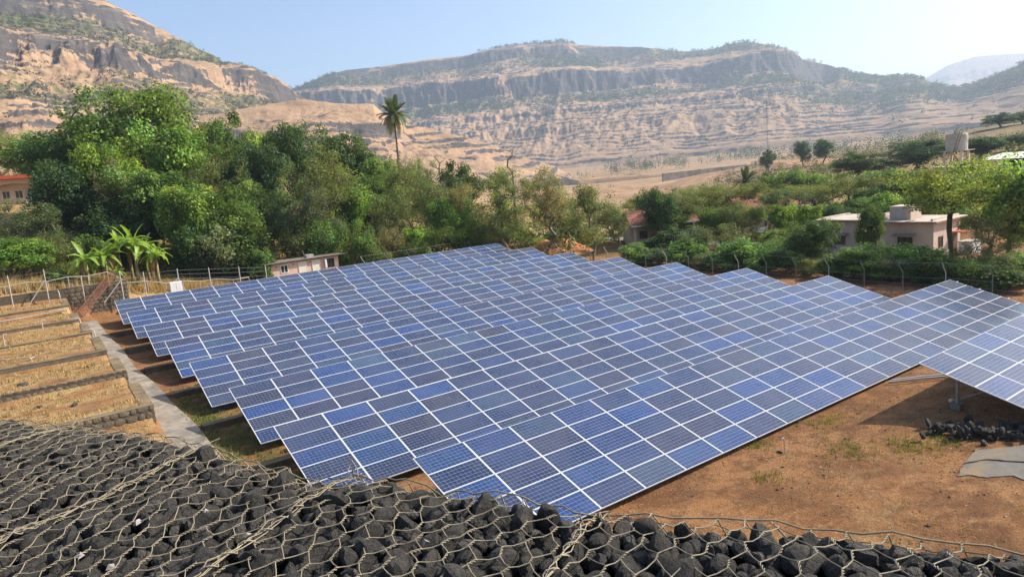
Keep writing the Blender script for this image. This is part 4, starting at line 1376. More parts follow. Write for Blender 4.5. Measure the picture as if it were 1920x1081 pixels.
for a in [
    ('shrub', 'shrub', 'bright orchard shrub nearest the red earth mound', 1192, 455, 72, 58, 'fresh'),
    ('shrub', 'shrub', 'grey green orchard shrub right of the first bright one', 1232, 466, 67, 52, 'grey'),
    ('shrub', 'shrub', 'small dark orchard shrub below the dark hedge', 1258, 470, 68, 36, 'mid'),
    ('shrub', 'shrub', 'bright leafy orchard shrub left of the pale feathery one', 1288, 448, 69, 64, 'fresh'),
    ('shrub', 'fine_shrub', 'tall pale feathery shrub above the orchard, left of centre', 1330, 420, 74, 78, 'grey'),
    ('shrub', 'fine_shrub', 'grey green orchard shrub in front of the pale feathery one', 1338, 468, 63, 62, 'grey'),
    ('shrub', 'shrub', 'large bright orchard shrub left of the picket fence', 1396, 445, 68, 70, 'fresh'),
    ('shrub', 'shrub', 'glossy bright orchard shrub in front of the large bright one', 1432, 466, 61, 66, 'fresh'),
    ('shrub', 'shrub', 'dark orchard shrub right of the glossy bright one', 1478, 462, 61, 60, 'dark'),
    ('shrub', 'dense', 'big dense grey green tree left of the pink houses', 1520, 412, 67, 74, 'dark'),
    ('shrub', 'fine_shrub', 'drab low shrub below the big dense grey green tree', 1512, 488, 56, 46, 'olive'),
    ('shrub', 'shrub', 'leafy dark shrub between the big dense tree and the pale stemmed one', 1566, 474, 58, 50, 'mid'),
    ('shrub', 'bright', 'round bright tree with whitewashed stem in the orchard', 1626, 462, 56, 72, 'fresh'),
    ('shrub', 'shrub', 'wide dark shrub in front of the left pink house', 1600, 472, 62, 50, 'mid'),
    ('shrub', 'shrub', 'bright green hedge shrub below the left house awning', 1668, 460, 64, 64, 'fresh'),
    ('shrub', 'shrub', 'bright green hedge shrub below the right house awning', 1732, 458, 62, 70, 'fresh'),
    ('shrub', 'fine_shrub', 'grey green bushy shrub behind the last panel corner', 1722, 480, 51, 92, 'grey'),
    ('shrub', 'fine_shrub', 'yellow flowered low shrub at the fence by the bright apex', 1708, 520, 47, 48, 'yellow'),
    ('shrub', 'shrub', 'dark shrub left of the big umbrella tree trunk', 1760, 466, 57, 60, 'mid'),
    ('shrub', 'shrub', 'leafy shrub right of the last panel corner', 1812, 492, 48, 52, 'mid'),
    ('shrub', 'shrub', 'dark shrub at the right edge by the bent fence posts', 1890, 498, 47, 80, 'mid'),
    ('shrub', 'fine_shrub', 'pale shrub beside the lane at right', 1880, 470, 58, 60, 'grey'),
    ('shrub', 'shrub', 'small green shrub on the lane verge by the picket fence', 1450, 430, 80, 44, 'yellow'),
    ('shrub', 'shrub', 'long dark hedge shrub behind the orchard, left part', 1262, 430, 82, 66, 'deep'),
    ('shrub', 'shrub', 'long dark hedge shrub behind the orchard, right part', 1218, 446, 82, 60, 'deep'),
    ('shrub', 'shrub', 'dark shrub under the tree beside the pavilion', 1300, 428, 84, 50, 'deep'),
    ('shrub', 'shrub', 'wide green shrub at the fence between the first two orchard shrubs', 1212, 472, 66, 66, 'mid'),
    ('shrub', 'fine_shrub', 'ragged olive shrub at the fence left of the grey green one', 1308, 476, 62, 66, 'olive'),
    ('shrub', 'shrub', 'broad fresh shrub at the fence in front of the pale feathery one', 1368, 472, 62, 70, 'fresh'),
    ('shrub', 'fine_shrub', 'tall ragged green shrub between the large bright one and the dark one', 1452, 448, 70, 70, 'mid'),
    ('shrub', 'shrub', 'broad green shrub left of the big dense grey green tree', 1490, 440, 72, 66, 'mid'),
    ('shrub', 'fine_shrub', 'ragged olive shrub in front of the left pink house corner', 1545, 484, 60, 66, 'olive'),
    ('shrub', 'shrub', 'low fresh shrub at the fence right of the whitewashed stem', 1672, 496, 58, 66, 'fresh'),
    ('shrub', 'fine_shrub', 'ragged grey shrub right of the pale stemmed orchard tree', 1655, 478, 60, 60, 'grey'),
    ('shrub', 'shrub', 'dark shrub below the umbrella tree, left of its trunk', 1765, 486, 58, 66, 'dark'),
    ('shrub', 'fine_shrub', 'ragged green shrub below the umbrella tree, right of its trunk', 1835, 478, 58, 76, 'mid'),
    ('shrub', 'shrub', 'fresh shrub at the right edge above the dark one', 1915, 470, 60, 66, 'fresh'),
]:
    tree_at(a[0], a[1], a[2], a[3], a[4], a[5], a[6], a[7], ORCH, 'tree' if a[1] in ('dense', 'bright') else 'shrub')

VIL = 'trees of the village behind the orchard'
for a in [
    ('umbrella_tree', 'umbrella', 'big open umbrella tree with dark forked trunk beside the pink house', 1788, 300, 66, 240, 'yellow', 0),
    ('bright_tree', 'bright', 'sunlit bright tree at the right edge', 1900, 298, 64, 120, 'yellow', 1),
    ('olive_tree', 'olive', 'leafy olive tree at right between umbrella tree and edge', 1862, 400, 62, 90, 'olive', 0),
    ('dense_tree', 'dense', 'round dark tree in front of the gap between the pink houses', 1630, 380, 72, 50, 'dark', 2),
    ('bright_tree', 'bright', 'small bright feathery tree behind the left pink house', 1672, 352, 88, 60, 'fresh', 2),
    ('umbrella_tree', 'umbrella', 'spreading olive umbrella tree left of the pink houses', 1545, 334, 100, 150, 'olive', 1),
    ('umbrella_tree', 'umbrella', 'flat topped olive tree behind the red tiled house', 1435, 338, 104, 130, 'olive', 2),
    ('olive_tree', 'olive', 'grey olive tree left of the red tiled house', 1268, 352, 98, 110, 'olive', 1),
    ('olive_tree', 'olive', 'tall olive tree above the pale feathery shrub', 1335, 342, 104, 100, 'olive', 2),
    ('slender_tree', 'slender', 'thin tree in front of the red tiled house', 1418, 382, 84, 62, 'mid', 1),
    ('bright_tree', 'bright', 'creeper hung bright tree beside the picket fence', 1462, 372, 88, 40, 'lime', 0),
    ('dense_tree', 'dense', 'dark tree behind the dark hedge', 1248, 388, 96, 80, 'mid', 3),
    ('dense_tree', 'dense', 'dark tree behind the thin tree at the red tiled house', 1372, 372, 112, 84, 'dark', 0),
    ('dense_tree', 'dense', 'dark bushy tree above the left pink house', 1590, 368, 96, 100, 'mid', 1),
    ('dense_tree', 'dense', 'bright topped tree in the wood behind the umbrella trees', 1500, 316, 128, 84, 'fresh', 2),
    ('dense_tree', 'dense', 'dark bluish tree left of the water tower, on the rise', 1605, 284, 165, 82, 'dark', 3),
    ('dense_tree', 'dense', 'large dark bluish tree next to the water tower', 1715, 264, 170, 100, 'deep', 0),
    ('dense_tree', 'dense', 'dark tree right behind the water tower', 1835, 256, 172, 70, 'deep', 1),
    ('dense_tree', 'dense', 'dark tree above the long shed at right edge', 1905, 252, 200, 70, 'deep', 2),
    ('dense_tree', 'dense', 'round dark tree on the skyline rise near the right edge', 1872, 212, 340, 46, 'deep', 3),
    ('dense_tree', 'dense', 'round dark tree on the skyline rise at the right edge', 1912, 208, 345, 44, 'deep', 1),
    ('dense_tree', 'dense', 'pair of dark trees on the tan slope, left one', 1508, 264, 300, 26, 'deep', 0),
    ('dense_tree', 'dense', 'pair of dark trees on the tan slope, right one', 1544, 260, 305, 36, 'deep', 2),
    ('dense_tree', 'dense', 'single dark tree on the tan slope below the mast', 1444, 280, 290, 26, 'deep', 3),
    ('dense_tree', 'dense', 'broad green tree in the wood below the water tower', 1650, 316, 118, 110, 'mid', 1),
    ('dense_tree', 'dense', 'deep green tree behind the small bright feathery tree', 1705, 322, 108, 90, 'dark', 2),
    ('umbrella_tree', 'umbrella', 'olive umbrella tree in the wood below the dark bluish tree', 1590, 322, 116, 110, 'mid', 0),
    ('dense_tree', 'dense', 'green tree in the wood below the long shed', 1870, 322, 105, 80, 'mid', 0),
    ('olive_tree', 'olive', 'olive tree in the wood left of the grey palm', 1310, 344, 122, 74, 'olive', 3),
    ('dense_tree', 'dense', 'dark tree at the wood edge right of the grey palm', 1440, 325, 130, 60, 'mid', 3),
    ('olive_tree', 'olive', 'low spreading olive tree left of the pavilion', 1128, 384, 104, 90, 'olive', 1),
    ('dense_tree', 'dense', 'green tree filling the gap right of the pavilion', 1296, 372, 100, 84, 'mid', 2),
    ('olive_tree', 'olive', 'low olive tree behind the pavilion roof', 1180, 380, 108, 80, 'olive', 0),
    ('dense_tree', 'dense', 'green bushy tree over the lane at far right', 1760, 355, 86, 90, 'mid', 3),
    ('olive_tree', 'olive', 'thick olive tree in front of the red tiled house gable', 1392, 378, 86, 84, 'olive', 1),
    ('umbrella_tree', 'umbrella', 'grey twiggy tree over the red tiled house ridge', 1478, 352, 98, 110, 'grey', 2),
    ('dense_tree', 'dense', 'dark leafy tree between the hedge and the red tiled house', 1352, 388, 88, 74, 'mid', 0),
    ('bright_tree', 'bright', 'bright tree behind the picket fence, left of the big dense tree', 1508, 382, 86, 56, 'lime', 1),
    ('dense_tree', 'dense', 'dark tree behind the left pink house roof', 1572, 380, 92, 70, 'dark', 2),
    ('dense_tree', 'dense', 'dark tree behind the roof of the pink house with the tank room', 1730, 366, 92, 100, 'dark', 0),
    ('olive_tree', 'olive', 'light olive tree above the pavilion, right of the slender tree', 1232, 358, 112, 84, 'olive', 2),
    ('dense_tree', 'dense', 'dark tree low in the wood above the left pink house', 1640, 345, 104, 90, 'dark', 3),
    ('bright_tree', 'bright', 'fresh green tree in the wood below the water tower, right part', 1780, 322, 112, 90, 'fresh', 2),
    ('olive_tree', 'olive', 'olive tree filling the wood left of the umbrella trees', 1365, 348, 120, 90, 'olive', 0),
]:
    tree_at(a[0], a[1], a[2], a[3], a[4], a[5], a[6], a[7], VIL, 'tree', a[8])

# dead, leafless tree on the skyline and twiggy dead tree
rng = np.random.default_rng(9)
for (px, yt, D, lab) in ((968, 278, 116, 'bare dead tree trunk on the skyline right of the thin lime tree'), (833, 282, 120, 'small bare dead tree on the skyline right of the palm')):
    x, y, zt = at(px, yt, D); x, y, _ = at(px, 420, D); z = gz(x, y); h = zt - z
    C = [np.array([rng.normal() * .5, rng.normal() * .5, h * rng.uniform(.7, 1.0)]) for _ in range(9)]
    tv, tq = grow(C, [(0, 0, -.5), (.1, 0, h * .3), (.2, .1, h * .55), (.25, .1, h * .7)], 0.17, rng, rmin=.03)
    t = thing('dead_tree', lab, 'tree', (x, y, z)); obj('trunk', mesh_np('trunk', tv, tq, [BARK_PALE], smooth=True), t)

# ------------------------------------------------------------------ palms
def frond_mesh(seed, L, droop, nleaf=26, wl=0.55):
    rr_ = np.random.default_rng(seed)
    V, Q = [], []
    pts = []
    for i in range(14):
        t = i / 13
        pts.append(np.array([L * (t - 0.18 * droop * t * t), 0, L * (0.30 * t - droop * t * t)]))
    mb = MB(); mb.tube(pts, [0.05 * (1 - 0.8 * i / 13) for i in range(14)], 4)
    V = [np.array(v_) for v_ in mb.v]; Q = list(mb.q); T = list(mb.t)
    for i in range(nleaf):
        t = 0.12 + 0.86 * i / (nleaf - 1)
        q = t * 13; a = int(min(q, 12)); p_ = pts[a] * (1 - (q - a)) + pts[a + 1] * (q - a)
        d = pts[a + 1] - pts[a]; d /= np.linalg.norm(d)
        ll = wl * (0.5 + 0.9 * math.sin(math.pi * min(1, t * 0.9 + 0.1)))
        for s in (-1, 1):
            tip = p_ + d * ll * 0.65 + np.array([0, s * ll * 0.75, -0.22 * ll + rr_.normal() * .06])
            b0 = len(V)
            w_ = d * 0.055
            m_ = (p_ + tip) / 2 + np.array([0, 0, 0.05])
            V += [p_ - w_, p_ + w_, m_ + w_, tip, m_ - w_]
            Q += [(b0, b0 + 1, b0 + 2, b0 + 4)]; T += [(b0 + 4, b0 + 2, b0 + 3)]
    col = np.tile(np.array([1, 1, 1.0]), (len(V), 1)) * rr_.uniform(.8, 1.2)
    return mesh_np('frond', np.array(V), [np.array(Q), np.array(T)], [FROND], col=col)


PALM_F = [frond_mesh(s, 3.0, d) for s, d in enumerate((0.12, 0.28, 0.48, 0.72, 0.98))]


def palm(label, px, py_head, D, fl, group=None, nfr=34, trunk_r=0.2, tint=(0.10, 0.135, 0.042)):
    x, y, zh = at(px, py_head, D)
    z = gz(x, y); h = zh - z
    t = thing('palm_tree', label, 'palm tree', (x, y, z), 0.4, group)
    mb = MB()
    npt = 12
    mb.tube([(0.35 * math.sin(i / npt * 1.4) - 0.3, 0, -0.5 + (h + 0.5) * i / npt) for i in range(npt + 1)], [trunk_r * (1.15 - 0.3 * i / npt) for i in range(npt + 1)], 9)
    mb.build('trunk', BARK, t, smooth=True)
    tip = (0.35 * math.sin(1.4) - 0.3, 0, h)
    rr_ = random.Random(5)
    for i in range(nfr):
        a = i * 2.39996
        lv = min(4, int(i / nfr * 5))
        o = obj('frond', PALM_F[lv], t, tip)
        el = [1.05, 0.62, 0.28, -0.05, -0.38][lv] + rr_.uniform(-.12, .12)
        o.rotation_euler = (rr_.uniform(-.2, .2), -el, a)
        s = fl / 3.0 * rr_.uniform(.88, 1.1); o.scale = (s, s, s)
        f = rr_.uniform(.8, 1.15) * (1 if lv < 4 else 1.2)
        o.color = (tint[0] * f * (1.3 if lv == 4 else 1), tint[1] * f, tint[2] * f, 1)
    return t


palm('tall date palm standing above the wood against the tan spur', 738, 216, 150, 3.9, nfr=46)
palm('dark feathery palm in the village wood left of the grey wall end', 1398, 340, 128, 2.6, nfr=22, tint=(0.06, 0.085, 0.03))

# ------------------------------------------------------------------ banana plants
def banana_leaf(seed, L, droop, wdt):
    rr_ = np.random.default_rng(seed)
    n = 13; V = []; Q = []; col = []
    for i in range(n):
        t = i / (n - 1)
        c_ = np.array([L * (t - .25 * droop * t * t), 0, L * (0.55 * t - droop * t * t)])
        w_ = wdt * (math.sin(math.pi * min(1, max(0.0, (t - 0.10) / 0.92)) ** 0.75) ** 0.6 if t > 0.10 else 0.0) * 0.5 + 0.02
        rag = 1 - 0.25 * rr_.random()
        V += [c_ + np.array([0, -w_ * rag, 0.22 * w_ + rr_.normal() * .02]), c_ + np.array([0, 0, -0.05 * w_]), c_ + np.array([0, w_ * rag, 0.22 * w_ + rr_.normal() * .02])]
        cc_ = 1 + rr_.normal() * 0.08
        col += [(cc_, cc_, cc_), (1.5, 1.45, 1.6), (cc_, cc_, cc_)]
    for i in range(n - 1):
        b = i * 3
        Q += [(b, b + 1, b + 4, b + 3), (b + 1, b + 2, b + 5, b + 4)]
    return mesh_np('leaf', np.array(V), np.array(Q), [BANANA], col=np.array(col), smooth=True)


BLEAF = [banana_leaf(s, 2.5, d, w_) for s, (d, w_) in enumerate(((0.40, .52), (0.70, .60), (0.90, .62), (1.10, .56)))]
BSTEM = mat_plain('banana_stem', (0.26, 0.22, 0.10), 0.35, 2.5, 0.8, 0.2, stain=(0.16, 0.10, 0.05))
DRYLEAF = (0.20, 0.125, 0.06)
BL = ['lone banana plant at the left of the clump', 'second banana plant from the left, leaning out', 'tall banana plant in the middle of the clump', 'banana plant behind the tallest one',
      'tallest banana plant, with an upright leaf', 'banana plant right of the tallest one', 'rightmost banana plant with a long low leaf', 'small banana sucker at the foot of the clump']
rr_ = random.Random(8)
for i, (px, D, hs, lf) in enumerate(((168, 75.6, 2.7, 1.05), (205, 76.2, 3.0, 1.05), (232, 77.0, 3.9, 1.2), (252, 79.0, 4.2, 1.2), (262, 76.5, 4.2, 1.2), (283, 77.2, 3.7, 1.15), (300, 76.2, 3.2, 1.1), (218, 75.3, 1.6, 0.7))):
    x, y, _ = at(px, 540, D); z = gz(x, y)
    t = thing('banana_plant', BL[i], 'banana plant', (x, y, z), 0, 'banana plants by the fence')
    MB().tube([(0, 0, -.3), (0.05, 0, hs * .5), (0.1, 0.02, hs)], [.17, .14, .09], 8).build('stem', BSTEM, t, smooth=True)
    nl = 18
    for q in range(nl):
        lv = (0, 0, 1, 1, 1, 1, 2, 2, 2, 2, 2, 3, 3, 2, 3, 3, 3, 3)[q]
        o = obj('leaf', BLEAF[lv], t, (0.1, 0.02, hs - 0.05))
        o.rotation_euler = (rr_.uniform(-.5, .5), -(0.85, .50, .28, .12)[lv] + rr_.uniform(-.2, .2), q * 2.4 + i * 0.9)
        s = 0.80 * lf * rr_.uniform(.75, 1.15); o.scale = (s, s, s)
        if q >= 16:
            o.color = (*DRYLEAF, 1); o.rotation_euler = (0, 0.5, q * 2.1 + i)
        else:
            f = rr_.uniform(.8, 1.15); o.color = (0.21 * f, 0.32 * f, 0.05 * f, 1)

# ------------------------------------------------------------------ far wood and hillside bushes: too many and too far to count
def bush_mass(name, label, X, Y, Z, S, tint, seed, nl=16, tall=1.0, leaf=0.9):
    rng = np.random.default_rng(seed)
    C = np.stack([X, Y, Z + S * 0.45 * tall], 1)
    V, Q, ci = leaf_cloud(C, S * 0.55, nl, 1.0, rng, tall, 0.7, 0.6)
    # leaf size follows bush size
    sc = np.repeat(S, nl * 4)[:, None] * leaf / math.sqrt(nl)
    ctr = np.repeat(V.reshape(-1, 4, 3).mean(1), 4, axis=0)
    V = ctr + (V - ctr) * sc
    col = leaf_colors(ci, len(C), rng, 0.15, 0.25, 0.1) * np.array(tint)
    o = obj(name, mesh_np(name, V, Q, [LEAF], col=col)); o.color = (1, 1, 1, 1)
    return tag(o, label, None, kind='stuff')


def pick(mt, n, wgt, seed):
    rng = np.random.default_rng(seed)
    w_ = wgt.ravel(); w_ = w_ / w_.sum()
    i = rng.choice(len(w_), n, p=w_)
    return mt['X'].ravel()[i], mt['Y'].ravel()[i], mt['Z'].ravel()[i], rng


x, y, z, rng = pick(m_cen, 8500, np.clip(m_cen['shr'] - 0.15, 0, 1) ** 1.3 * (m_cen['Tm'] <= 1) + 0.004 * (m_cen['Tm'] < .9), 1)
bush_mass('hillside_scrub', 'blue green scrub on the benches of the long far mountain', x, y, z, rng.uniform(4, 12, len(x)), (0.06, 0.08, 0.034), 2, leaf=1.5)
x, y, z, rng = pick(m_left, 3600, np.clip(m_left['shr'] - 0.15, 0, 1) ** 1.3 * (m_left['Tm'] <= 1) + 0.006 * (m_left['Tm'] < .9), 3)
bush_mass('hillside_scrub', 'dull green scrub on the benches of the left mountain', x, y, z, rng.uniform(2.0, 6.0, len(x)), (0.08, 0.088, 0.038), 4, leaf=1.4)
# plantation trees at the mountain foot
rng = np.random.default_rng(12)
PX, PD, PS = [], [], []
for (p0, p1, d0, d1, n, s0, s1) in ((1150, 1290, 900, 1150, 230, 8, 13), (920, 1015, 560, 800, 50, 4, 8), (1000, 1150, 700, 1000, 60, 4, 7), (1320, 1560, 900, 1300, 260, 8, 14), (1480, 1700, 800, 1250, 120, 8, 15), (1690, 1920, 800, 1200, 90, 9, 16), (1100, 1500, 400, 1000, 60, 2, 5)):
    for q in range(n):
        if q % 7 == 0: c0, c1 = rng.uniform(p0, p1), rng.uniform(d0, d1)
        PX.append(c0 + rng.normal() * (p1 - p0) * .07); PD.append(c1 + rng.normal() * 45); PS.append(rng.uniform(s0, s1) * rng.uniform(.6, 1.2))
xy = np.array([at(a, 320, b)[:2] for a, b in zip(PX, PD)])
bush_mass('far_plantation', 'thin plantation of small trees at the foot of the far mountain', xy[:, 0], xy[:, 1], G(xy[:, 0], xy[:, 1]), np.array(PS) * 0.5, (0.05, 0.075, 0.034), 13, 24, 2.3, leaf=1.3)
# scrub over the low rise on the right
rng = np.random.default_rng(15)
xy = np.array([at(rng.uniform(1330, 1960), 300, rng.uniform(190, 440))[:2] for _ in range(1000)])
keepm = fbm(xy[:, 0] / 45, xy[:, 1] / 45, 3, 6) > 0.0
xy = xy[keepm]
bush_mass('scrub_rise', 'olive scrub over the low rise behind the water tower', xy[:, 0], xy[:, 1], G(xy[:, 0], xy[:, 1]), rng.uniform(1.2, 3.8, len(xy)), (0.10, 0.11, 0.042), 16, 44, leaf=1.1)
# undergrowth closing the foot of the wood
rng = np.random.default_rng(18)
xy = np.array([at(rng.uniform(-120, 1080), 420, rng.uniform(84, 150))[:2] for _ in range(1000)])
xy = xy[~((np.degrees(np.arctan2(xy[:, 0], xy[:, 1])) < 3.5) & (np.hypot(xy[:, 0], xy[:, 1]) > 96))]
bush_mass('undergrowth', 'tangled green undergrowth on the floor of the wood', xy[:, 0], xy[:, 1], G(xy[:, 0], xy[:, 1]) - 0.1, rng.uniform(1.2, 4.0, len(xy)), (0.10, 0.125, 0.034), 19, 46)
xy = np.array([at(rng.uniform(1090, 1990), 400, rng.uniform(86, 200))[:2] for _ in range(620)])
_a = np.degrees(np.arctan2(xy[:, 0], xy[:, 1])); _d = np.hypot(xy[:, 0], xy[:, 1])
xy = xy[~(((_a > 42.5) & (_a < 48) & (_d < 101)) | ((_a > 51) & (_a < 57) & (_d < 112)))]
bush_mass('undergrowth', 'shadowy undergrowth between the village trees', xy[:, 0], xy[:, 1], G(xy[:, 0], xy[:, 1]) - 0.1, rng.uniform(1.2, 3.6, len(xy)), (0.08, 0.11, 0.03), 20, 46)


# ------------------------------------------------------------------ grass and loose stones
def blades(name, label, P_, hgt, tint, seed, width=0.03, lean=0.5, nb=6, parent=None):
    rng = np.random.default_rng(seed); n = len(P_) * nb
    b = np.repeat(P_, nb, axis=0) + np.concatenate([rng.normal(size=(n, 2)) * 0.07, np.zeros((n, 1))], 1)
    h = np.repeat(hgt, nb) * rng.uniform(.5, 1.15, n)
    a = rng.uniform(0, 6.28, n); l = np.stack([np.cos(a), np.sin(a)], 1) * (h * lean * rng.uniform(.2, 1, n))[:, None]
    sd = np.stack([-np.sin(a), np.cos(a), 0 * a], 1) * width
    tip = b + np.concatenate([l, h[:, None]], 1)
    V = np.stack([b - sd, b + sd, tip], 1).reshape(-1, 3)
    col = np.repeat(np.clip(1 + rng.normal(size=n) * .25, .4, 1.8), 3)[:, None] * np.array(tint)
    o = obj(name, mesh_np(name, V, np.arange(n * 3).reshape(-1, 3), [GRASS], col=col), parent); o.color = (1, 1, 1, 1)
    return tag(o, label, None, kind='stuff')


def on_ground(X, Y, dz=0.0):
    return np.stack([X, Y, G(X, Y) + dz], 1)


rng = np.random.default_rng(30)
n = 6000
X = rng.uniform(-9, 3.3, n); Y = rng.uniform(31, 72, n)
ok = (X < path_left(Y) - 0.4) & (fbm(X / 2.5, Y / 1.2, 3, 21) > 0.02 + 0.25 * (rng.random(n) - 0.5))
ok &= np.min(np.abs(Y[:, None] - np.array([q[0] + .2 for q in WALL_L])[None]), axis=1) > 0.32
blades('dry_grass', 'short straw coloured dry grass on the left terraces', on_ground(X[ok], Y[ok]), rng.uniform(.06, .26, ok.sum()) * (1 + 1.2 * np.maximum(0, fbm(X[ok] / 1.3, Y[ok] / 1.3, 2, 61))), (0.42, 0.29, 0.125), 31, 0.022)
X = rng.uniform(-16, 22, 7500); Y = 73.4 + rng.gamma(2.0, 2.4, 7500)
blades('dry_grass', 'tall dry straw grass on the bank behind the white fence', on_ground(X, Y), rng.uniform(.3, 1.0, len(X)), (0.42, 0.29, 0.12), 32, 0.035)
X = rng.uniform(5, 47, 7000); Y = rng.uniform(3, 71, 7000)
ok = (fbm(X / 3.5, Y / 2.5, 3, 25) > 0.12) & ((Y < 15) | (X < 9))
blades('weeds', 'sparse weedy grass around the panel rows', on_ground(X[ok], Y[ok]), rng.uniform(.04, .13, ok.sum()), (0.30, 0.22, 0.09), 33, 0.014)
X = rng.uniform(4.6, 9.0, 2600); Y = rng.uniform(19, 42, 2600)
ok = X < path_left(Y) + 1.5 + 3.2 * rng.random(2600)
blades('green_grass', 'green grass strip between the path and the panel rows', on_ground(X[ok], Y[ok]), rng.uniform(.06, .2, ok.sum()), (0.16, 0.19, 0.05), 34, 0.02)
for (cx_, cy_, rd, nm) in ((23.4, 10.9, .9, 120), (24.6, 10.3, .7, 90), (22.1, 12.1, 1.0, 90), (24.2, 14.5, 1.3, 120), (20.6, 15.0, .6, 60), (11.0, 5.5, .8, 90), (9.5, 6.5, .5, 60), (18.5, 13.1, .5, 40), (13, 7.5, .7, 60)):
    X = cx_ + rng.normal(size=nm) * rd * .5; Y = cy_ + rng.normal(size=nm) * rd * .5
    blades('green_weeds', 'small patch of fresh green weeds on the red earth', on_ground(X, Y), rng.uniform(.05, .17, nm), (0.21, 0.21, 0.055), int(cx_ * 10), 0.012)
X = rng.uniform(9, 30, 3800); Y = rng.uniform(3, 14.5, 3800)
ok = fbm(X / 2.2, Y / 1.8, 4, 71) > 0.10
blades('dry_grass', 'thin dry grass stubble over the bare red earth at right', on_ground(X[ok], Y[ok]), rng.uniform(.02, .07, ok.sum()), (0.40, 0.27, 0.12), 72, 0.012, 1.2)
# loose stones
n = 9500
X = rng.uniform(4.5, 34, n); Y = rng.uniform(2.5, 16.5, n)
ok = fbm(X / 3, Y / 3, 3, 44) > -0.1
P_ = on_ground(X[ok], Y[ok], 0.0)
EARTHSTONE = mat_plain('field_stone', (0.075, 0.06, 0.05), 0.5, 1.4, 0.95, 0.1)
PALESTONE = mat_plain('pale_field_stone', (0.36, 0.24, 0.14), 0.4, 1.4, 0.95, 0.1)
half = len(P_) * 2 // 3
o = scatter_joined('loose_stones', P_[half:], rng.choice([.018, .03, .045, .07], len(P_) - half, p=[.45, .33, .17, .05]), PALESTONE, rng, SA_LO, 0.6)
tag(o, 'loose pale clods and pebbles strewn over the red earth', None, kind='stuff')
P_ = P_[:half]
o = scatter_joined('loose_stones', P_, rng.choice([.016, .026, .04, .07], len(P_), p=[.45, .33, .17, .05]), EARTHSTONE, rng, SA_LO, 0.7)
tag(o, 'loose dark stones and pebbles strewn over the red earth', None, kind='stuff')


# ================================================================== buildings
PINK = mat_plain('pink_plaster', (0.56, 0.43, 0.345), 0.1, 0.9, 0.9, 0.15, bump=0.1, bscale=18, stain=(0.45, 0.33, 0.26))
PEACH = mat_plain('peach_plaster', (0.60, 0.42, 0.31), 0.08, 0.9, 0.9, 0.15, stain=(0.50, 0.34, 0.25))
CREAM = mat_plain('cream_plaster', (0.62, 0.50, 0.38), 0.1, 0.7, 0.9, 0.15, stain=(0.5, 0.38, 0.28))
WHITE = mat_plain('white_paint', (0.72, 0.71, 0.68), 0.06, 3, 0.6, 0.3)
REDP = mat_plain('red_oxide_paint', (0.40, 0.075, 0.04), 0.2, 1.5, 0.8, 0.2, stain=(0.28, 0.07, 0.04))
FASC = mat_plain('fascia_paint', (0.30, 0.12, 0.085), 0.25, 2, 0.9, 0.1)
TILE = mat_plain('clay_tile', (0.40, 0.16, 0.11), 0.3, 2.0, 0.9, 0.15, stain=(0.25, 0.13, 0.1))
ROOFC = mat_plain('roof_slab', (0.52, 0.44, 0.36), 0.2, 0.7, 0.9, 0.15, stain=(0.36, 0.30, 0.24))
SHEET = mat_plain('asbestos_sheet', (0.20, 0.17, 0.14), 0.25, 2, 0.9, 0.15)
PALESHEET = mat_plain('pale_roof_sheet', (0.66, 0.60, 0.50), 0.12, 1, 0.8, 0.2)
DARKGL = mat_plain('dark_glass', (0.03, 0.035, 0.04), 0.2, 3, 0.15, 0.5)
BLUEP = mat_plain('blue_paint', (0.20, 0.30, 0.36), 0.12, 2, 0.7, 0.3)
DARKIN = mat_plain('dark_opening', (0.05, 0.04, 0.035), 0.2, 2, 0.9, 0.1)
TANKC = mat_plain('stained_tank_concrete', (0.44, 0.39, 0.32), 0.2, 0.8, 0.95, 0.1, stain=(0.22, 0.20, 0.18))
PIPEW = mat_plain('white_pipe', (0.42, 0.39, 0.35), 0.1, 3, 0.6, 0.3)
WOODM = mat_plain('old_wood', (0.16, 0.11, 0.07), 0.3, 4, 0.9, 0.1)


def window(parent, face, a0, a1, z0, z1, plane, frame=WHITE, pane=DARKGL, bars=1, thick=0.05, name='window'):
    """Window set in a wall. face 'S' (wall runs along x, faces -y) or 'W' (runs along y, faces -x)."""
    def B(mb, u0, u1, w0, w1, d0, d1):
        if face == 'S': mb.box(u0, plane - d1, w0, u1, plane - d0, w1)
        else: mb.box(plane - d1, u0, w0, plane - d0, u1, w1)
    f = MB(); t = 0.07
    B(f, a0, a1, z0, z0 + t, -0.02, thick); B(f, a0, a1, z1 - t, z1, -0.02, thick)
    B(f, a0, a0 + t, z0 + t, z1 - t, -0.02, thick); B(f, a1 - t, a1, z0 + t, z1 - t, -0.02, thick)
    for q in range(bars):
        c_ = a0 + (a1 - a0) * (q + 1) / (bars + 1)
        B(f, c_ - 0.03, c_ + 0.03, z0 + t, z1 - t, -0.02, thick - 0.01)
    fo = f.build(name, frame, parent)
    g = MB(); B(g, a0 + t * .8, a1 - t * .8, z0 + t * .8, z1 - t * .8, -0.03, 0.012)
    g.build('pane', pane, fo)
    return fo


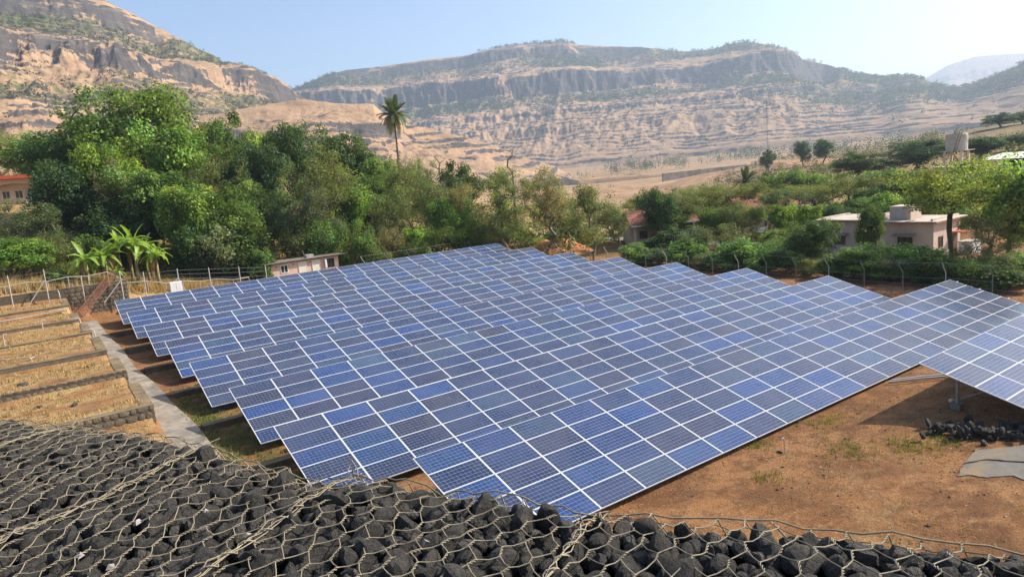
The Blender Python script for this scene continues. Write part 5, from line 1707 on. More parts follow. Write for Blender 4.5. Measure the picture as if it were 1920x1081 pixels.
# ---- pink control hut behind the rear row
hx0, hx1, hy, hz0, hz1 = 20.4, 28.1, 76.0, 0.5, 3.5
hut = thing('control_hut', 'small pink control hut with lean-to sheet roof behind the rear panel row', 'hut', (hx0, hy, hz0))
W_, Hh = hx1 - hx0, hz1 - hz0
MB().box(0, 0, -0.5, W_, 3.6, Hh).build('wall', PEACH, hut)
rf_ = MB().add([(-0.75, -0.45, Hh + 0.10), (W_ + 0.85, -0.45, Hh + 0.16), (W_ + 0.85, 4.0, Hh + 0.06), (-0.75, 4.0, Hh + 0.0),
                (-0.75, -0.45, Hh + 0.18), (W_ + 0.85, -0.45, Hh + 0.24), (W_ + 0.85, 4.0, Hh + 0.14), (-0.75, 4.0, Hh + 0.08)],
               [(0, 3, 2, 1), (4, 5, 6, 7), (0, 1, 5, 4), (1, 2, 6, 5), (2, 3, 7, 6), (3, 0, 4, 7)]).build('roof', SHEET, hut)
MB().box(4.15, 0.2, Hh + 0.20, 5.0, 0.9, Hh + 0.55).build('roof_box', TANKC, rf_)
MB().tube([(4.0, .5, Hh + .15), (4.0, .5, Hh + 0.8), (3.85, .45, Hh + 1.15)], 0.025, 5).build('vent_pipe', STEEL, rf_)
window(hut, 'S', 1.05, 1.88, 1.93, 2.8, 0)
window(hut, 'S', 6.25, 7.2, 1.83, 2.83, 0, frame=DARKIN)
box_part('shutter', WHITE, hut, 6.05, -0.30, 1.86, 6.24, -0.03, 2.8)
for (a0, a1, zt) in ((3.1, 3.95, 2.82), (4.65, 5.5, 2.83)):
    d = box_part('door', mat_plain('pale_door', (0.66, 0.62, 0.50), 0.06, 2, 0.7), hut, a0, -0.045, 0.35, a1, 0.02, zt)
    m = MB().box(a0 - .05, -0.06, 0.35, a0 - 0.002, 0.02, zt + .05).box(a1 + .002, -0.06, 0.35, a1 + .05, 0.02, zt + .05).box(a0, -0.06, zt + .002, a1, .02, zt + .05)
    m.build('door_frame', WHITE, d)
for a in (0.6, 2.5, 4.4, 6.8):
    MB().tube([(a, -0.14, Hh - .28), (a, .02, Hh - .24)], .05, 8).build('wall_lamp', DARKIN, hut)
# red awning on the left gable
MB().add([(0, 0.3, 2.3), (0, 2.6, 2.3), (-1.5, 2.6, 1.75), (-1.5, 0.3, 1.75), (0, 0.3, 2.36), (0, 2.6, 2.36), (-1.5, 2.6, 1.81), (-1.5, 0.3, 1.81)],
         [(0, 1, 2, 3), (4, 7, 6, 5), (0, 3, 7, 4), (3, 2, 6, 7), (2, 1, 5, 6), (1, 0, 4, 5)]).build('awning', REDP, hut)
box_part('side_door', DARKIN, hut, -0.02, 0.7, 0.1, 0.0, 1.6, 1.7)


# ---- house with a red roof edge on the hill at left
hb = gz(-2, 130)
hh = thing('arched_house', 'cream house with red roof edge and arched porch on the hill at left', 'house', (-13.0, 129.6, 13.0))
MB().box(0, 1.6, -1.5, 15.7, 9, 4.0).build('wall', CREAM, hh)
# porch front: pillars and shallow arches cut from a beam
for c_ in (0.2, 8.0, 15.4):
    box_part('pillar', CREAM, hh, c_ - .28, -0.02, -1.5, c_ + .28, 0.45, 2.6)
for (a0, a1) in ((0.5, 7.7), (8.3, 15.1)):
    m = MB(); n = 16
    V = []
    for i in range(n + 1):
        a = a0 + (a1 - a0) * i / n
        z = 2.55 + 0.85 * math.sin(math.pi * i / n) ** 0.8
        V += [(a, 0, z), (a, 0, 4.0), (a, 0.4, z), (a, 0.4, 4.0)]
    Q = []
    for i in range(n):
        b = i * 4
        Q += [(b, b + 4, b + 5, b + 1), (b + 2, b + 3, b + 7, b + 6), (b, b + 2, b + 6, b + 4)]
    m.add(V, Q).build('arch', CREAM, hh)
box_part('beam', CREAM, hh, -0.08, -0.03, 2.62, 0.5, 0.43, 4.0)
box_part('beam', CREAM, hh, 7.7, -0.03, 2.62, 8.3, 0.43, 4.0)
box_part('beam', CREAM, hh, 15.1, -0.03, 2.62, 15.72, 0.43, 4.0)
rf_ = box_part('roof', REDP, hh, -0.7, -0.8, 4.02, 16.9, 9.5, 4.55)
MB().tube([(14.6, 1.5, 4.5), (14.6, 1.5, 5.4)], 0.42, 12).build('water_barrel', WHITE, rf_)
for a in (10.0, 11.6):
    window(hh, 'S', a, a + 1.0, 1.1, 2.3, 1.6, frame=CREAM)
box_part('door', BLUEP, hh, 13.4, 1.53, 0.2, 14.7, 1.6, 2.5)
window(hh, 'S', 2.5, 3.7, 1.1, 2.3, 1.6, frame=CREAM)

# ---- two pink quarters on the right
def quarter(label, x0, y0, x1, y1, zb, zt, awn, extras):
    t = thing('pink_house', label, 'house', (x0, y0, zb), group='flat roofed pink houses on the right')
    L, D_, h = x1 - x0, y1 - y0, zt - zb
    MB().box(0, 0, -0.6, L, D_, h).build('wall', PINK, t)
    rf_ = MB().box(-0.45, -0.45, h + 0.002, L + 0.45, D_ + 0.45, h + 0.16).build('roof', ROOFC, t)
    MB().box(-0.47, -0.47, h - 0.02, L + 0.47, -0.42, h + 0.08).box(-0.47, -0.417, h - 0.02, -0.42, D_ + 0.47, h + 0.08).build('fascia', FASC, rf_)
    MB().box(0.1, 0.1, h + 0.162, L - .1, .3, h + 0.36).box(0.1, D_ - .3, h + 0.162, L - .1, D_ - .1, h + 0.36).build('parapet', ROOFC, rf_)
    for (a0, a1, z0, z1) in awn:
        w_ = window(t, 'W', a0 + 0.35, a1 - 0.35, z0, z1 - 0.25, 0.0, frame=WOODM, bars=2)
        MB().add([(0, a0, z1), (0, a1, z1), (-0.75, a1, z1 - 0.16), (-0.75, a0, z1 - 0.16), (0, a0, z1 + .06), (0, a1, z1 + .06), (-0.75, a1, z1 - 0.1), (-0.75, a0, z1 - .1)],
                 [(0, 1, 2, 3), (4, 7, 6, 5), (0, 3, 7, 4), (3, 2, 6, 7), (2, 1, 5, 6), (1, 0, 4, 5)]).build('awning', mat_plain('awning_slab', (0.30, 0.2, 0.17), 0.15, 2, 0.9), w_)
    extras(t, L, D_, h, rf_)
    return t


def ex_right(t, L, D_, h, rf_):
    box_part('tank_room', PINK, rf_, 1.2, 2.6, h + 0.17, 3.4, 4.6, h + 1.5)
    box_part('tank_door', TANKC, rf_, 1.17, 3.1, h + 0.3, 1.197, 4.1, h + 1.35)
    MB().tube([(-0.3, 2.6, h + 0.1), (-0.9, 1.2, h + 0.35)], 0.04, 6).build('roof_pipe', WHITE, rf_)
    window(t, 'S', 1.0, 1.9, 1.0, 2.1, 0.0, frame=WOODM, bars=2)
    d = box_part('door', WOODM, t, 4.0, -0.06, 0.0, 4.9, 0.01, 2.0)
    MB().box(3.8, -0.9, 2.15, 5.1, 0.0, 2.25).build('door_hood', REDP, d)


def ex_left(t, L, D_, h, rf_):
    window(t, 'S', 1.0, 2.0, 1.0, 2.1, 0.0, frame=WOODM, bars=2)


quarter('flat roofed pink house beside the big umbrella tree, with a tank room on its roof', 68.6, 29.9, 74.2, 35.4, -0.5, 3.0, [(1.5, 3.6, 1.1, 2.4)], ex_right)
quarter('flat roofed pink house half hidden by shrubs, left of the one with the tank room', 69.4, 36.9, 75.0, 41.6, -0.5, 3.1, [(1.6, 3.5, 1.1, 2.3)], ex_left)
wt = thing('white_tank', 'white plastered water tank beside the umbrella tree trunk', 'tank', (72.6, 28.2, gz(73, 28)))
box_part('tank_body', WHITE, wt, 0, 0, -0.2, 1.9, 1.2, 1.15)
box_part('tank_lid', TANKC, wt, -0.05, -0.05, 1.152, 1.95, 1.25, 1.24)
lp = thing('lamp_post', 'thin white lamp post by the white water tank', 'lamp post', (72.0, 27.0, gz(72, 27)))
MB().tube([(0, 0, -.3), (0, 0, 3.1)], .04, 6).build('pole', PIPEW, lp)
MB().tube([(0, 0, 3.1), (0, 0, 3.3)], [.1, .14], 8).build('lamp_head', WHITE, lp)

# ---- tiled houses behind the orchard
def gable_house(label, x, y, L, D_, h, rise, name, rot=0.0, pillars=0, wallm=CREAM):
    z = gz(x, y)
    t = thing(name, label, 'house', (x, y, z), rot)
    w0 = 2.0 if pillars else 0.0
    MB().box(0, w0, -0.5, L, D_, h).build('wall', wallm, t)
    o_ = 0.5
    V = [(-o_, -o_, h), (L + o_, -o_, h), (L + o_, D_ + o_, h), (-o_, D_ + o_, h), (-o_, D_ / 2, h + rise), (L + o_, D_ / 2, h + rise)]
    V2 = [(a, b, c_ + 0.12) for a, b, c_ in V]
    r = MB().add(V + V2, [(0, 1, 5, 4), (2, 3, 4, 5), (6, 10, 11, 7), (8, 11, 10, 9), (0, 6, 7, 1), (2, 8, 9, 3)], [(1, 2, 5), (3, 0, 4), (7, 11, 8), (9, 10, 6)]).build('roof', TILE, t)
    # tile courses proud of the slope
    nc = 9
    for q in range(nc):
        tt = (q + 0.5) / nc
        ya = -o_ + (D_ / 2 + o_) * tt; za = h + rise * tt + 0.12
        MB().tube([(-o_, ya, za), (L + o_, ya, za)], 0.05, 4).build('tile_course', TILE, r)
    for q in range(pillars):
        a = 0.15 + (L - 0.3) * q / (pillars - 1)
        box_part('pillar', CREAM, t, a - .14, 0.0, -0.5, a + .14, .28, h - 0.01)
    box_part('fascia', WHITE, r, -o_, -o_ - .06, h - 0.10, L + o_, -o_ - 0.002, h + 0.10)
    for a in np.arange(1.2, L - 1.5, 2.8):
        window(t, 'S', a, a + 1.1, 0.9, 2.0, w0, frame=WOODM, bars=2)
    return t


gable_house('open fronted pavilion with pinkish tiled roof and cream pillars left of the hedge', 66.5, 66.8, 8.5, 7.0, 2.9, 1.7, 'tiled_pavilion', -0.55, 4)
gable_house('red tiled house half hidden behind trees and a picket fence', 84.0, 62.0, 11.0, 8.0, 3.0, 2.0, 'tiled_house', -0.45, 0, CREAM)

# white picket fence with red posts
pf = thing('picket_fence', 'white picket fence with red posts in front of the red tiled house', 'fence', (78.9, 57.2, gz(79, 57)))
pdx, pdy = 92.0 - 78.9, 58.0 - 57.2
Lp = math.hypot(pdx, pdy); pf.rotation_euler = (0, 0, math.atan2(pdy, pdx))
pk = MB().box(0, -0.02, 0.1, 0.11, 0.02, 1.1).add([(0, -0.02, 1.1), (0.11, -0.02, 1.1), (0.11, .02, 1.1), (0, .02, 1.1), (0.055, 0, 1.2)], [], [(0, 1, 4), (1, 2, 4), (2, 3, 4), (3, 0, 4)]).mesh('picket', WHITE)
for i in range(int(Lp / 0.2)):
    obj('picket', pk, pf, (i * 0.2, 0, 0))
for z_ in (0.35, 0.85):
    box_part('rail', WHITE, pf, 0, 0.022, z_, Lp, 0.06, z_ + .09)
for a in (0.0, Lp * .34, Lp * .67, Lp):
    q = box_part('post', REDP, pf, a - .16, -.2, -.4, a + .16, .12, 1.35)

# small roofs glimpsed in the wood
for (px, py, D, lab) in ((1648, 336, 150, 'small pale roofed shed glimpsed in the wood left of the water tower'), (1800, 312, 145, 'low pinkish roofed building below the water tower')):
    x, y, z = at(px, py, D); b = gz(x, y)
    t = thing('village_shed', lab, 'shed', (x - 3, y - 2, b))
    h = max(1.5, z - b)
    box_part('wall', PINK, t, 0, 0, -1, 7, 4.5, h - 0.3)
    MB().add([(-.4, -.4, h - .25), (7.4, -.4, h - .25), (7.4, 4.9, h + .2), (-.4, 4.9, h + .2), (-.4, -.4, h - .15), (7.4, -.4, h - .15), (7.4, 4.9, h + .3), (-.4, 4.9, h + .3)],
             [(0, 3, 2, 1), (4, 5, 6, 7), (0, 1, 5, 4), (1, 2, 6, 5), (2, 3, 7, 6), (3, 0, 4, 7)]).build('roof', PALESHEET, t)

# ---- long open shed at the right edge
b = 10.5 - 6.0
sh = thing('long_shed', 'long open sided shed with a pale sheet roof at the right edge', 'shed', (131.0, 31.0, b))
shL, shD, e = 18.6, 9.0, 2.1
MB().add([(-0.6, -.6, e), (shD, -.6, e + .75), (shD, shL + .4, e + .75), (-0.6, shL + .4, e), (-0.6, -.6, e + .1), (shD, -.6, e + .85), (shD, shL + .4, e + .85), (-0.6, shL + .4, e + .1)],
         [(0, 3, 2, 1), (4, 5, 6, 7), (0, 1, 5, 4), (1, 2, 6, 5), (2, 3, 7, 6), (3, 0, 4, 7)]).build('roof', PALESHEET, sh)
for q in range(8):
    box_part('post', STEEL, sh, -.08, q * 2.6 - .08, -1.5, .08, q * 2.6 + .08, e + .02)
box_part('front_wall', TANKC, sh, -.05, 0, -2.0, .0, shL, 0.75)
box_part('back_wall', DARKIN, sh, shD - .3, 0, -2.0, shD - .1, shL, e + .6)

# ---- water tower
tb = gz(138.8, 57)
wtw = thing('water_tower', 'weathered concrete water tower on four legs with a slanting ladder', 'water tower', (137.6, 55.6, tb))
z0 = 10.5 - 2.0 - tb; z1 = 10.5 + 1.0 - tb
n = 20
cyl = MB(); R0 = 1.75
cyl.tube([(1.5, 1.3, z0 + .02), (1.5, 1.3, z1 - .25), (1.5, 1.3, z1)], [R0, R0 * 1.0, R0 * .9], n)
cyl.build('tank', TANKC, wtw)
MB().box(-0.6, -0.9, z0 - 0.12, 3.6, 3.5, z0).build('deck', TANKC, wtw)
for (a, c_) in ((0.1, -0.1), (2.9, -0.1), (0.1, 2.7), (2.9, 2.7)):
    box_part('leg', CREAM, wtw, a - .16, c_ - .16, -1.0, a + .16, c_ + .16, z0 - 0.122)
box_part('brace', CREAM, wtw, 0.1, -0.2, z0 * .5, 2.9, 0.0, z0 * .5 + .22)
box_part('brace', CREAM, wtw, 0.0, -0.1, z0 * .5 - .24, .2, 2.7, z0 * .5 - .02)
lad = MB()
for s in (-.22, .22):
    lad.tube([(-1.4, 1.9 + s, -.5), (-0.35, -0.2 + s, z1 + .5)], .05, 5)
for q in range(16):
    t_ = q / 15; c_ = np.array([-1.4, 1.9, -.5]) * (1 - t_) + np.array([-0.35, -0.2, z1 + .5]) * t_
    lad.tube([c_ + np.array([0, -.22, 0]), c_ + np.array([0, .22, 0])], .03, 4)
lad.build('ladder', RUST, wtw)
MB().tube([(1.5, 1.3, z1), (1.5, 1.3, z1 + .6)], .5, 8).build('tank_hatch', TANKC, wtw)

# ---- lattice mast in the valley
x, y, zt = at(1437, 188, 620); b = gz(x, y)
ms = thing('lattice_mast', 'thin red and white lattice mast in front of the mountain', 'mast', (x, y, b))
hm = zt - b; mb = MB(); nb = 22
for (a, c_) in ((0, .7), (.6, -.35), (-.6, -.35)):
    mb.tube([(a, c_, -1), (a * .5, c_ * .5, hm)], .05, 4)
for q in range(nb):
    t0_, t1_ = q / nb, (q + 1) / nb
    s0, s1 = 1 - .5 * t0_, 1 - .5 * t1_
    cs = [(0, .7), (.6, -.35), (-.6, -.35)]
    for i in range(3):
        a, c_ = cs[i], cs[(i + 1) % 3]
        mb.tube([(a[0] * s0, a[1] * s0, hm * t0_), (c_[0] * s1, c_[1] * s1, hm * t1_)], .03, 3)
mb.build('lattice', RUST, ms)

BANKS = []
# ---- long grey wall and eroded banks in the valley
gw = thing('valley_wall', 'long grey masonry dam wall across the tan valley', 'wall', (0, 0, 0))
a = at(1244, 338, 520); c_ = at(1402, 322, 560)
za = H - 10.0; zb2 = H + 2.0
d = np.array([c_[0] - a[0], c_[1] - a[1]]); nv = np.array([-d[1], d[0]]) / np.linalg.norm(d) * 2.0
z0a, z1a = at(1244, 336, 520)[2], at(1244, 325, 520)[2]
z0c, z1c = at(1402, 328, 560)[2], at(1402, 308, 560)[2]
V = [(a[0], a[1], z0a - 6), (c_[0], c_[1], z0c - 6), (c_[0] + nv[0], c_[1] + nv[1], z0c - 6), (a[0] + nv[0], a[1] + nv[1], z0a - 6),
     (a[0], a[1], z1a), (c_[0], c_[1], z1c), (c_[0] + nv[0], c_[1] + nv[1], z1c), (a[0] + nv[0], a[1] + nv[1], z1a)]
MB().add(V, [(0, 3, 2, 1), (4, 5, 6, 7), (0, 1, 5, 4), (1, 2, 6, 5), (2, 3, 7, 6), (3, 0, 4, 7)]).build('wall_face', mat_plain('dam_masonry', (0.31, 0.26, 0.21), 0.3, 0.15, 0.95, 0.1, stain=(0.2, 0.17, 0.13)), gw)

for (px, py, D, rx_, ry_, hg, lab) in ((1165, 345, 420, 45, 8, 5.0, 'eroded red earth bank in the tan valley behind the pavilion'), (1290, 348, 400, 50, 9, 5.0, 'eroded red earth bank below the grey valley wall'), (1470, 322, 330, 45, 9, 6.0, 'long eroded red bank right of the grey valley wall')):
    BANKS.append((px, py, D, rx_, ry_, hg, lab))
# ================================================================== fences
def wire_fence(label, pts, name, group=None, arm=(-0.35, 0.1), hgt=2.1, white=False):
    t = thing(name, label, 'fence', (pts[0][0], pts[0][1], 0), group=group)
    ox, oy = pts[0][0], pts[0][1]
    tops = []
    for q, (x, y) in enumerate(pts):
        z = gz(x, y); j = random.Random(q * 3 + int(x)).uniform(-.06, .06)
        P_ = [(x - ox, y - oy, z - .3), (x - ox + j * .5, y - oy, z + hgt * .8 + j), (x - ox + arm[0] * .5 + j, y - oy + arm[1] * .5, z + hgt * .93 + j), (x - ox + arm[0] + j, y - oy + arm[1], z + hgt * 1.12 + j)]
        m = MB().box(x - ox - .045, y - oy - .045, z - .4, x - ox + .045, y - oy + .045, z + .02)
        m.tube(P_, 0.034, 6)
        m.build('fence_post', PIPEW if white else (FOOT if q % 3 else PIPEW), t)
        tops.append(P_)
    for lvl, rad in ((0.3, .007), (0.55, .007), (0.8, .007)):
        mb = MB(); line = []
        for P_ in tops:
            a, b_ = np.array(P_[0]), np.array(P_[1]); line.append(a * (1 - lvl) + b_ * lvl)
        mb.tube(line, rad, 4, False); mb.build('fence_wire', STEEL, t)
    mb = MB(); mb.tube([np.array(P_[3]) for P_ in tops], .008, 4, False); mb.build('barbed_wire', STEEL, t)
    return t


yy = np.arange(12.5, 71.5, 2.75)
wire_fence('wire fence with bent concrete posts along the right ends of the panel rows', [(49.4, q) for q in yy[::-1]], 'wire_fence')
xx = np.arange(29.5, 49.9, 2.82)
wire_fence('wire fence with bent posts behind the rear panel row, right of the hut', [(q, 71.8) for q in xx], 'wire_fence')
# pale pole fence with pipe rail on the left
wf = thing('pole_fence', 'pale pole fence with slanting stays and wires below the banana plants', 'fence', (0, 72.0, 0))
pl_x = [(-8.4, 3.4, 6.0), (-5.2, 3.4, 6.1), (-2.45, 3.5, 6.1), (0.13, 3.3, 6.25), (2.77, 3.4, 5.25), (5.8, 2.7, 5.3), (7.7, 2.7, 4.9), (10.6, 2.6, 4.8), (13.4, 2.2, 4.5), (16.2, 1.8, 4.2), (18.8, 1.6, 3.9)]
for q, (x, z0_, z1_) in enumerate(pl_x):
    MB().tube([(x, 0, z0_ - .3), (x + .02, 0, z1_)], .05, 6).build('pole', PIPEW, wf)
    if q in (3, 5, 7): MB().tube([(x, 0, z1_ - .9), (x - 1.6, -.1, z0_ - .1)], .045, 6).build('stay', PIPEW, wf)
for f_ in (0.55, 0.75, 0.93):
    MB().tube([(x, 0, z0_ + (z1_ - z0_) * f_) for x, z0_, z1_ in pl_x], .008, 4, False).build('fence_wire', STEEL, wf)
rl = thing('pipe_rail', 'wavy white pipe handrail on short posts along the retaining wall', 'railing', (0, 73.2, 0))
rx = np.arange(-9, 17.5, 1.55)
rp = []
for q, x in enumerate(rx):
    z = (4.30 if x < 6 else float(np.interp(x, [6, 10, 17], [3.3, 2.6, 1.9]))) + 0.85 + (0.10 if q % 2 else -0.05)
    rp.append((x, 0, z))
    MB().tube([(x, 0, z - 1.0), (x, 0, z)], .03, 5).build('rail_post', PIPEW, rl)
MB().tube(rp, .034, 6).build('rail_pipe', PIPEW, rl, smooth=True)

# ================================================================== small things
# white electrical cabinet
cb = thing('electrical_cabinet', 'white two door electrical cabinet behind the rear panel row', 'cabinet', (9.7, 71.3, gz(10.2, 71.3)))
zc = 10.5 - 6.9 - cb.location[2]
box_part('cabinet_body', WHITE, cb, 0, 0.04, 0.3, 1.06, .5, zc)
box_part('door', WHITE, cb, 0.02, 0, 0.34, .515, .038, zc - .04)
box_part('door', WHITE, cb, 0.545, 0, 0.34, 1.04, .038, zc - .04)
box_part('stand', STEEL, cb, 0.1, .1, -.2, .96, .44, .3)

# rusty lattice gate leaning on the retaining wall
gt = thing('rusty_gate', 'rusty lattice gate panel propped against the high retaining wall', 'gate', (2.2, 69.3, 1.75))
A_ = np.array([0, 0, 0.1]); B_ = np.array([3.3, 2.9, 3.15]); up_ = np.array([-0.25, 0.1, 0.55])
m = MB()
for s in (0, 1): m.tube([A_ + up_ * s, B_ + up_ * s], .045, 5)
for q in (0, .5, 1): m.tube([A_ * (1 - q) + B_ * q, A_ * (1 - q) + B_ * q + up_], .04, 5)
m.build('gate_frame', RUST, gt)
m = MB()
for q in range(26):
    t0_ = q / 26; a = A_ * (1 - t0_) + B_ * t0_; b_ = A_ * (1 - t0_ - .045) + B_ * (t0_ + .045)
    m.tube([a, b_ + up_], .014, 3); m.tube([a + up_, b_], .014, 3)
for q in range(1, 5): m.tube([A_ + up_ * q / 5, B_ + up_ * q / 5], .02, 4)
m.build('lattice_bars', RUST, gt)

# pipes on the terraces
for lab, pts, r in (('white water pipe lying along the upper terrace', [(-6, 67.2, 2.85), (-2.0, 67.5, 2.85), (1.0, 67.7, 2.95), (1.2, 67.3, 2.9)], .05),
                    ('white pipe bent over the wall below the pole fence', [(0.9, 71.9, 4.3), (0.95, 71.5, 4.1), (0.95, 71.4, 3.35)], .045),
                    ('white elbow pipe on the corner of the second highest terrace wall', [(0.7, 62.2, 2.80), (1.7, 62.2, 2.80), (1.8, 62.0, 2.7), (1.82, 61.9, 2.4)], .04),
                    ('white elbow pipe on the corner of the fourth terrace wall', [(1.5, 56.6, 2.52), (2.2, 56.6, 2.53), (2.35, 56.3, 2.45), (2.36, 56.2, 2.1)], .04),
                    ('thin pale hose lying on the third terrace', [(-4.5, 52.4, 2.32), (-3.0, 51.8, 2.30), (-1.6, 50.7, 2.32), (-1.2, 50.6, 2.30), (-1.4, 49.8, 2.35)], .03)):
    t = thing('water_pipe', lab, 'pipe', pts[0])
    MB().tube([np.array(q) - np.array(pts[0]) for q in pts], r, 7).build('pipe_run', PIPEW, t, smooth=True)
    MB().tube([np.array(pts[-1]) - np.array(pts[0]), np.array(pts[-1]) - np.array(pts[0]) + np.array([0, 0, .1])], r * 1.35, 7).build('pipe_collar', PIPEW, t)
# standpipe taps along the lower terraces
for q, (x, y, lab) in enumerate(((-0.6, 61.5, 'short pale standpipe on the fifth terrace'), (-2.8, 56.6, 'short pale standpipe at the left end of the fourth terrace'))):
    z = gz(x, y); t = thing('standpipe', lab, 'tap', (x, y, z))
    MB().tube([(0, 0, -.2), (0, 0, .8)], .04, 6).build('pipe', PIPEW, t)
    MB().tube([(0, 0, .78), (0.16, 0, .8), (.2, 0, .72)], .035, 6).build('spout', PIPEW, t)
x, y = on_g(1471, 851)
t = thing('standpipe', 'pale stick standpipe on the bare red earth in front of the panels', 'tap', (x, y, gz(x, y)))
MB().tube([(0, 0, -.2), (0.01, 0, .42), (-.02, .01, .62)], .018, 6).build('pipe', PIPEW, t)
MB().tube([(-.02, .01, .60), (-.10, .03, .63)], .022, 6).build('spout', PIPEW, t)
rs = np.random.default_rng(3)
# loose dark stones that can be told apart
for (px, py, s, lab) in ((1462, 848, .10, 'dark stone at the foot of the standpipe'), (1468, 875, .05, 'small dark stone below the standpipe'), (1585, 822, .07, 'flat dark stone in the middle of the red earth'),
                         (1740, 985, .08, 'dark stone on the red earth above the wire mesh at right'), (1545, 890, .06, 'brown stone near the middle of the red earth')):
    x, y = on_g(px, py)
    o = obj('field_stone', STONES[rs.integers(14)], None, (x, y, gz(x, y) + s * .2)); o.scale = (s * 1.5, s, s * .6); o.rotation_euler = (0, 0, rs.uniform(0, 6))
    tag(o, lab, 'stone')
for (x, y, s, lab) in ((0.3, 39.3, .22, 'dark flat stone on the lowest terrace near its wall'), (-1.2, 40.5, .2, 'dark lump of stone on the lowest terrace, left'), (-1.8, 44.6, .28, 'dark stone on the second terrace'), (1.4, 46.2, .2, 'pale flat stone at the second terrace corner'), (-0.8, 52.6, .2, 'small stone on the third terrace'), (1.0, 34.6, .18, 'dark stone on the strip below the tall wall')):
    o = obj('field_stone', STONES[rs.integers(14)], None, (x, y, gz(x, y) + s * .2)); o.scale = (s * 1.3, s, s * .55); o.rotation_euler = (0, 0, rs.uniform(0, 6))
    tag(o, lab, 'stone')
# rock heap under the right-hand row: every stone a part
rh = thing('rock_heap', 'heap of dark broken basalt beside the shaded ground at right', 'rock heap', (0, 0, 0))
hp = []
for q in range(150):
    t_ = rs.uniform(0, 1)
    px = 1738 + 200 * t_; py = np.interp(t_, [0, .25, .6, 1.0], [812, 813, 818, 812]) + rs.normal() * 7
    x, y = on_g(px, py)
    x += rs.normal() * .12; y += rs.normal() * .22
    hgt = 0.24 * max(0, 1 - abs(rs.normal()) * .7) * (0.5 + math.sin(math.pi * min(1, .15 + t_ * .8)))
    o = obj('stone', STONES[rs.integers(14)], rh, (x, y, gz(x, y) + hgt)); s = rs.uniform(.07, .19)
    o.scale = (s * 1.2, s, s * .8); o.rotation_euler = tuple(rs.uniform(0, 6, 3))
# pipes lying between the rows at right
t = thing('conduit', 'long pale conduit pipes on the ground under the right-hand row', 'pipe', (0, 0, 0))
for (a, b_) in (((1665, 721), (1772, 711)), ((1672, 717), (1790, 706))):
    p0 = on_g(*a); p1 = on_g(*b_)
    MB().tube([(p0[0], p0[1], gz(*p0) + .12), ((p0[0] + p1[0]) / 2, (p0[1] + p1[1]) / 2, gz((p0[0] + p1[0]) / 2, (p0[1] + p1[1]) / 2) + .16), (p1[0], p1[1], gz(*p1) + .14)], .045, 6).build('conduit_pipe', PIPEW, t)
bx_, by_ = on_g(1785, 760)
bo = obj('pale_boulder', STONES[2], None, (bx_, by_, gz(bx_, by_) + .2)); bo.scale = (.2, .2, .2)
bo.data = STONES[2].copy(); bo.data.materials.clear(); bo.data.materials.append(CREAM)
tag(bo, 'pale round boulder beside the steel post under the right-hand row', 'boulder')
# green bucket and blue hose under the rows at left
x, y = 7.3, 41.8
t = thing('plastic_can', 'pale green plastic can under the fourth panel row', 'can', (x - .8, y + .2, gz(x, y)))
GRN = mat_plain('pale_green_plastic', (0.38, 0.5, 0.34), 0.08, 4, 0.5, 0.4)
MB().tube([(0, 0, .16), (.45, .1, .16)], .16, 12).build('can_body', GRN, t)
MB().tube([(.45, .1, .16), (.53, .12, .16)], .07, 8).build('can_neck', GRN, t)
t = thing('black_bucket', 'black rubber bucket beside the stone kerb under the sixth panel row', 'bucket', (7.6, 28.4, gz(7.6, 28.4)))
BLK = mat_plain('black_rubber', (0.02, 0.03, 0.03), 0.2, 4, 0.6, 0.4)
MB().tube([(0, 0, 0), (0, 0, .25)], [.2, .26], 14).build('bucket_body', BLK, t)
MB().tube([(.26 * math.cos(a_), .26 * math.sin(a_), .25) for a_ in np.linspace(0, 6.28, 17)], .02, 5).build('bucket_rim', BLK, t)
t = thing('blue_pipe', 'blue plastic pipe lying under the fifth panel row', 'pipe', (5.9, 36.3, gz(5.9, 36.3)))
MB().tube([(0, 0, .1), (2.6, .3, .16), (5, .4, .12)], .05, 7).build('pipe_run', mat_plain('blue_pipe', (0.05, 0.13, 0.35), 0.1, 4, 0.5, 0.4), t)

# red earth mound, brushwood heap, earth bank
def mound(name, label, cx_, cy_, rx_, ry_, hgt, mat, seed, cat):
    n1_, n2_ = 40, 40
    U, Vv = np.meshgrid(np.linspace(-1, 1, n1_), np.linspace(-1, 1, n2_))
    r = np.sqrt(U ** 2 + Vv ** 2)
    hh_ = hgt * np.clip(1 - r ** 1.5, -0.15, 1) * (0.8 + 0.7 * fbm(U * 1.6 + seed, Vv * 1.6, 4, seed)) + 0.05 * hgt * fbm(U * 9, Vv * 9, 3, seed + 2)
    X = cx_ + U * rx_; Y = cy_ + Vv * ry_
    Z = G(X, Y) + hh_ - 0.1
    ii = np.arange(n1_ * n2_).reshape(n2_, n1_)
    Q = np.stack([ii[:-1, :-1], ii[:-1, 1:], ii[1:, 1:], ii[1:, :-1]], -1).reshape(-1, 4)
    o = obj(name, mesh_np(name, np.stack([X, Y, Z], -1).reshape(-1, 3), Q, [mat], smooth=True))
    return tag(o, label, cat)


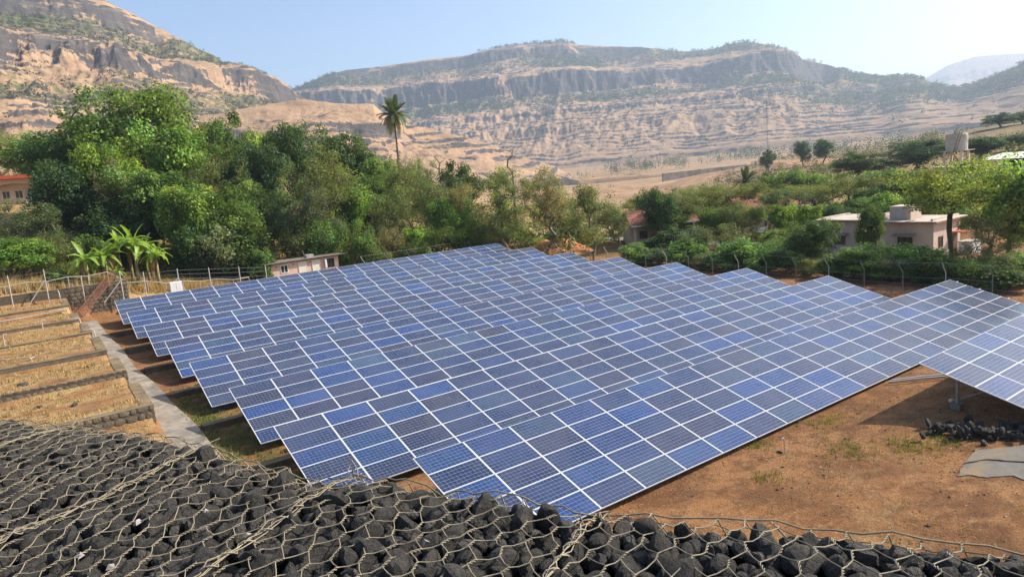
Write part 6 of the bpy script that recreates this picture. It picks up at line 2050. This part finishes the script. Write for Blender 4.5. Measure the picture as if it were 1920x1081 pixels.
REDEARTH = mat_plain('red_earth', (0.40, 0.175, 0.07), 0.35, 0.8, 0.95, 0.1, bump=0.5, bscale=4, stain=(0.28, 0.12, 0.05))
BANKM = mat_plain('bank_earth', (0.36, 0.215, 0.12), 0.3, 0.15, 0.95, 0.1, bump=0.5, bscale=1.5, stain=(0.24, 0.13, 0.07))
for q, (px, py, D, rx_, ry_, hg, lab) in enumerate(BANKS):
    x, y, _ = at(px, py, D)
    mound('earth_bank', lab, x, y, rx_ * .6, rx_ * .6, hg * .5, BANKM, 30 + q, 'bank')
mound('earth_mound', 'freshly dug red earth mound behind the panel corners', 57.5, 72.5, 5.5, 5.0, 2.0, REDEARTH, 5, 'mound')
t = thing('brushwood_heap', 'grey heap of dead brushwood at the foot of the wood', 'brushwood', (0.8, 88.5, gz(0.8, 88.5)))
mb = MB(); rq = random.Random(2)
for q in range(260):
    a = rq.uniform(0, 6.28); c_ = np.array([rq.gauss(0, 2.0), rq.gauss(0, 1.0), abs(rq.gauss(.7, .6))])
    d = np.array([math.cos(a), math.sin(a), rq.uniform(-.3, .5)]) * rq.uniform(.5, 1.3)
    mb.tube([c_ - d, c_ + np.array([0, 0, .1]), c_ + d], [.03, .025, .01], 3, False)
o = mb.build('dead_branches', mat_plain('dead_wood', (0.17, 0.13, 0.10), 0.3, 2, 0.95, 0.1), t)
o['kind'] = 'stuff'
# paved lane behind the orchard
lane = [(60, 6), (66.5, 24.5), (70.5, 40.0), (75.2, 51.2), (73, 66), (71, 90)]
V, Q = [], []
for i in range(len(lane)):
    a = np.array(lane[max(0, i - 1)]); b_ = np.array(lane[min(len(lane) - 1, i + 1)]); d = b_ - a; d = d / np.linalg.norm(d); nn_ = np.array([-d[1], d[0]]) * 1.6
    for s in (-1, 1):
        q = np.array(lane[i]) + nn_ * s; V.append((q[0] - 1.5, q[1], gz(q[0] - 1.5, q[1]) + .12))
    if i: Q.append((2 * i - 2, 2 * i - 1, 2 * i + 1, 2 * i))
ln = obj('lane', mesh_np('lane', V, np.array(Q), [mat_plain('lane_concrete', (0.33, 0.30, 0.26), 0.2, .6, .95, .1)]))
tag(ln, 'pale concrete lane behind the orchard', None, kind='structure')
# paper scraps on the gabion stones
for q, (px, py) in enumerate(((398, 978), (253, 1007), (475, 1030), (550, 1000), (810, 1040), (204, 1078), (150, 1068))):
    d = ray(px, py); s_ = (GTOP - H - 0.03) / d[2]
    x, y = d[0] * s_, d[1] * s_
    o = obj('paper_scrap', MB().add([(0, 0, 0), (.022, .004, .008), (.018, .03, .002), (.004, .026, .012), (0.01, .013, .02)], [], [(0, 1, 4), (1, 2, 4), (2, 3, 4), (3, 0, 4)]).mesh('paper_scrap', SCRAP), None, (x, y, netz(x, y) - 0.006))
    o.rotation_euler = (rs.uniform(-.4, .4), rs.uniform(-.4, .4), rs.uniform(0, 6))
    tag(o, ['pale scrap of litter among the gabion stones, near the middle', 'tiny pale scrap of litter among the gabion stones at left', 'pale scrap of litter right of the middle seam', 'pinkish scrap of litter behind the wire, left of centre', 'pale scrap of litter under the wire right of centre', 'pale scrap of litter at the bottom edge', 'yellowish scrap of litter near the bottom left corner'][q], 'litter')
print('scene built', len(bpy.data.objects))
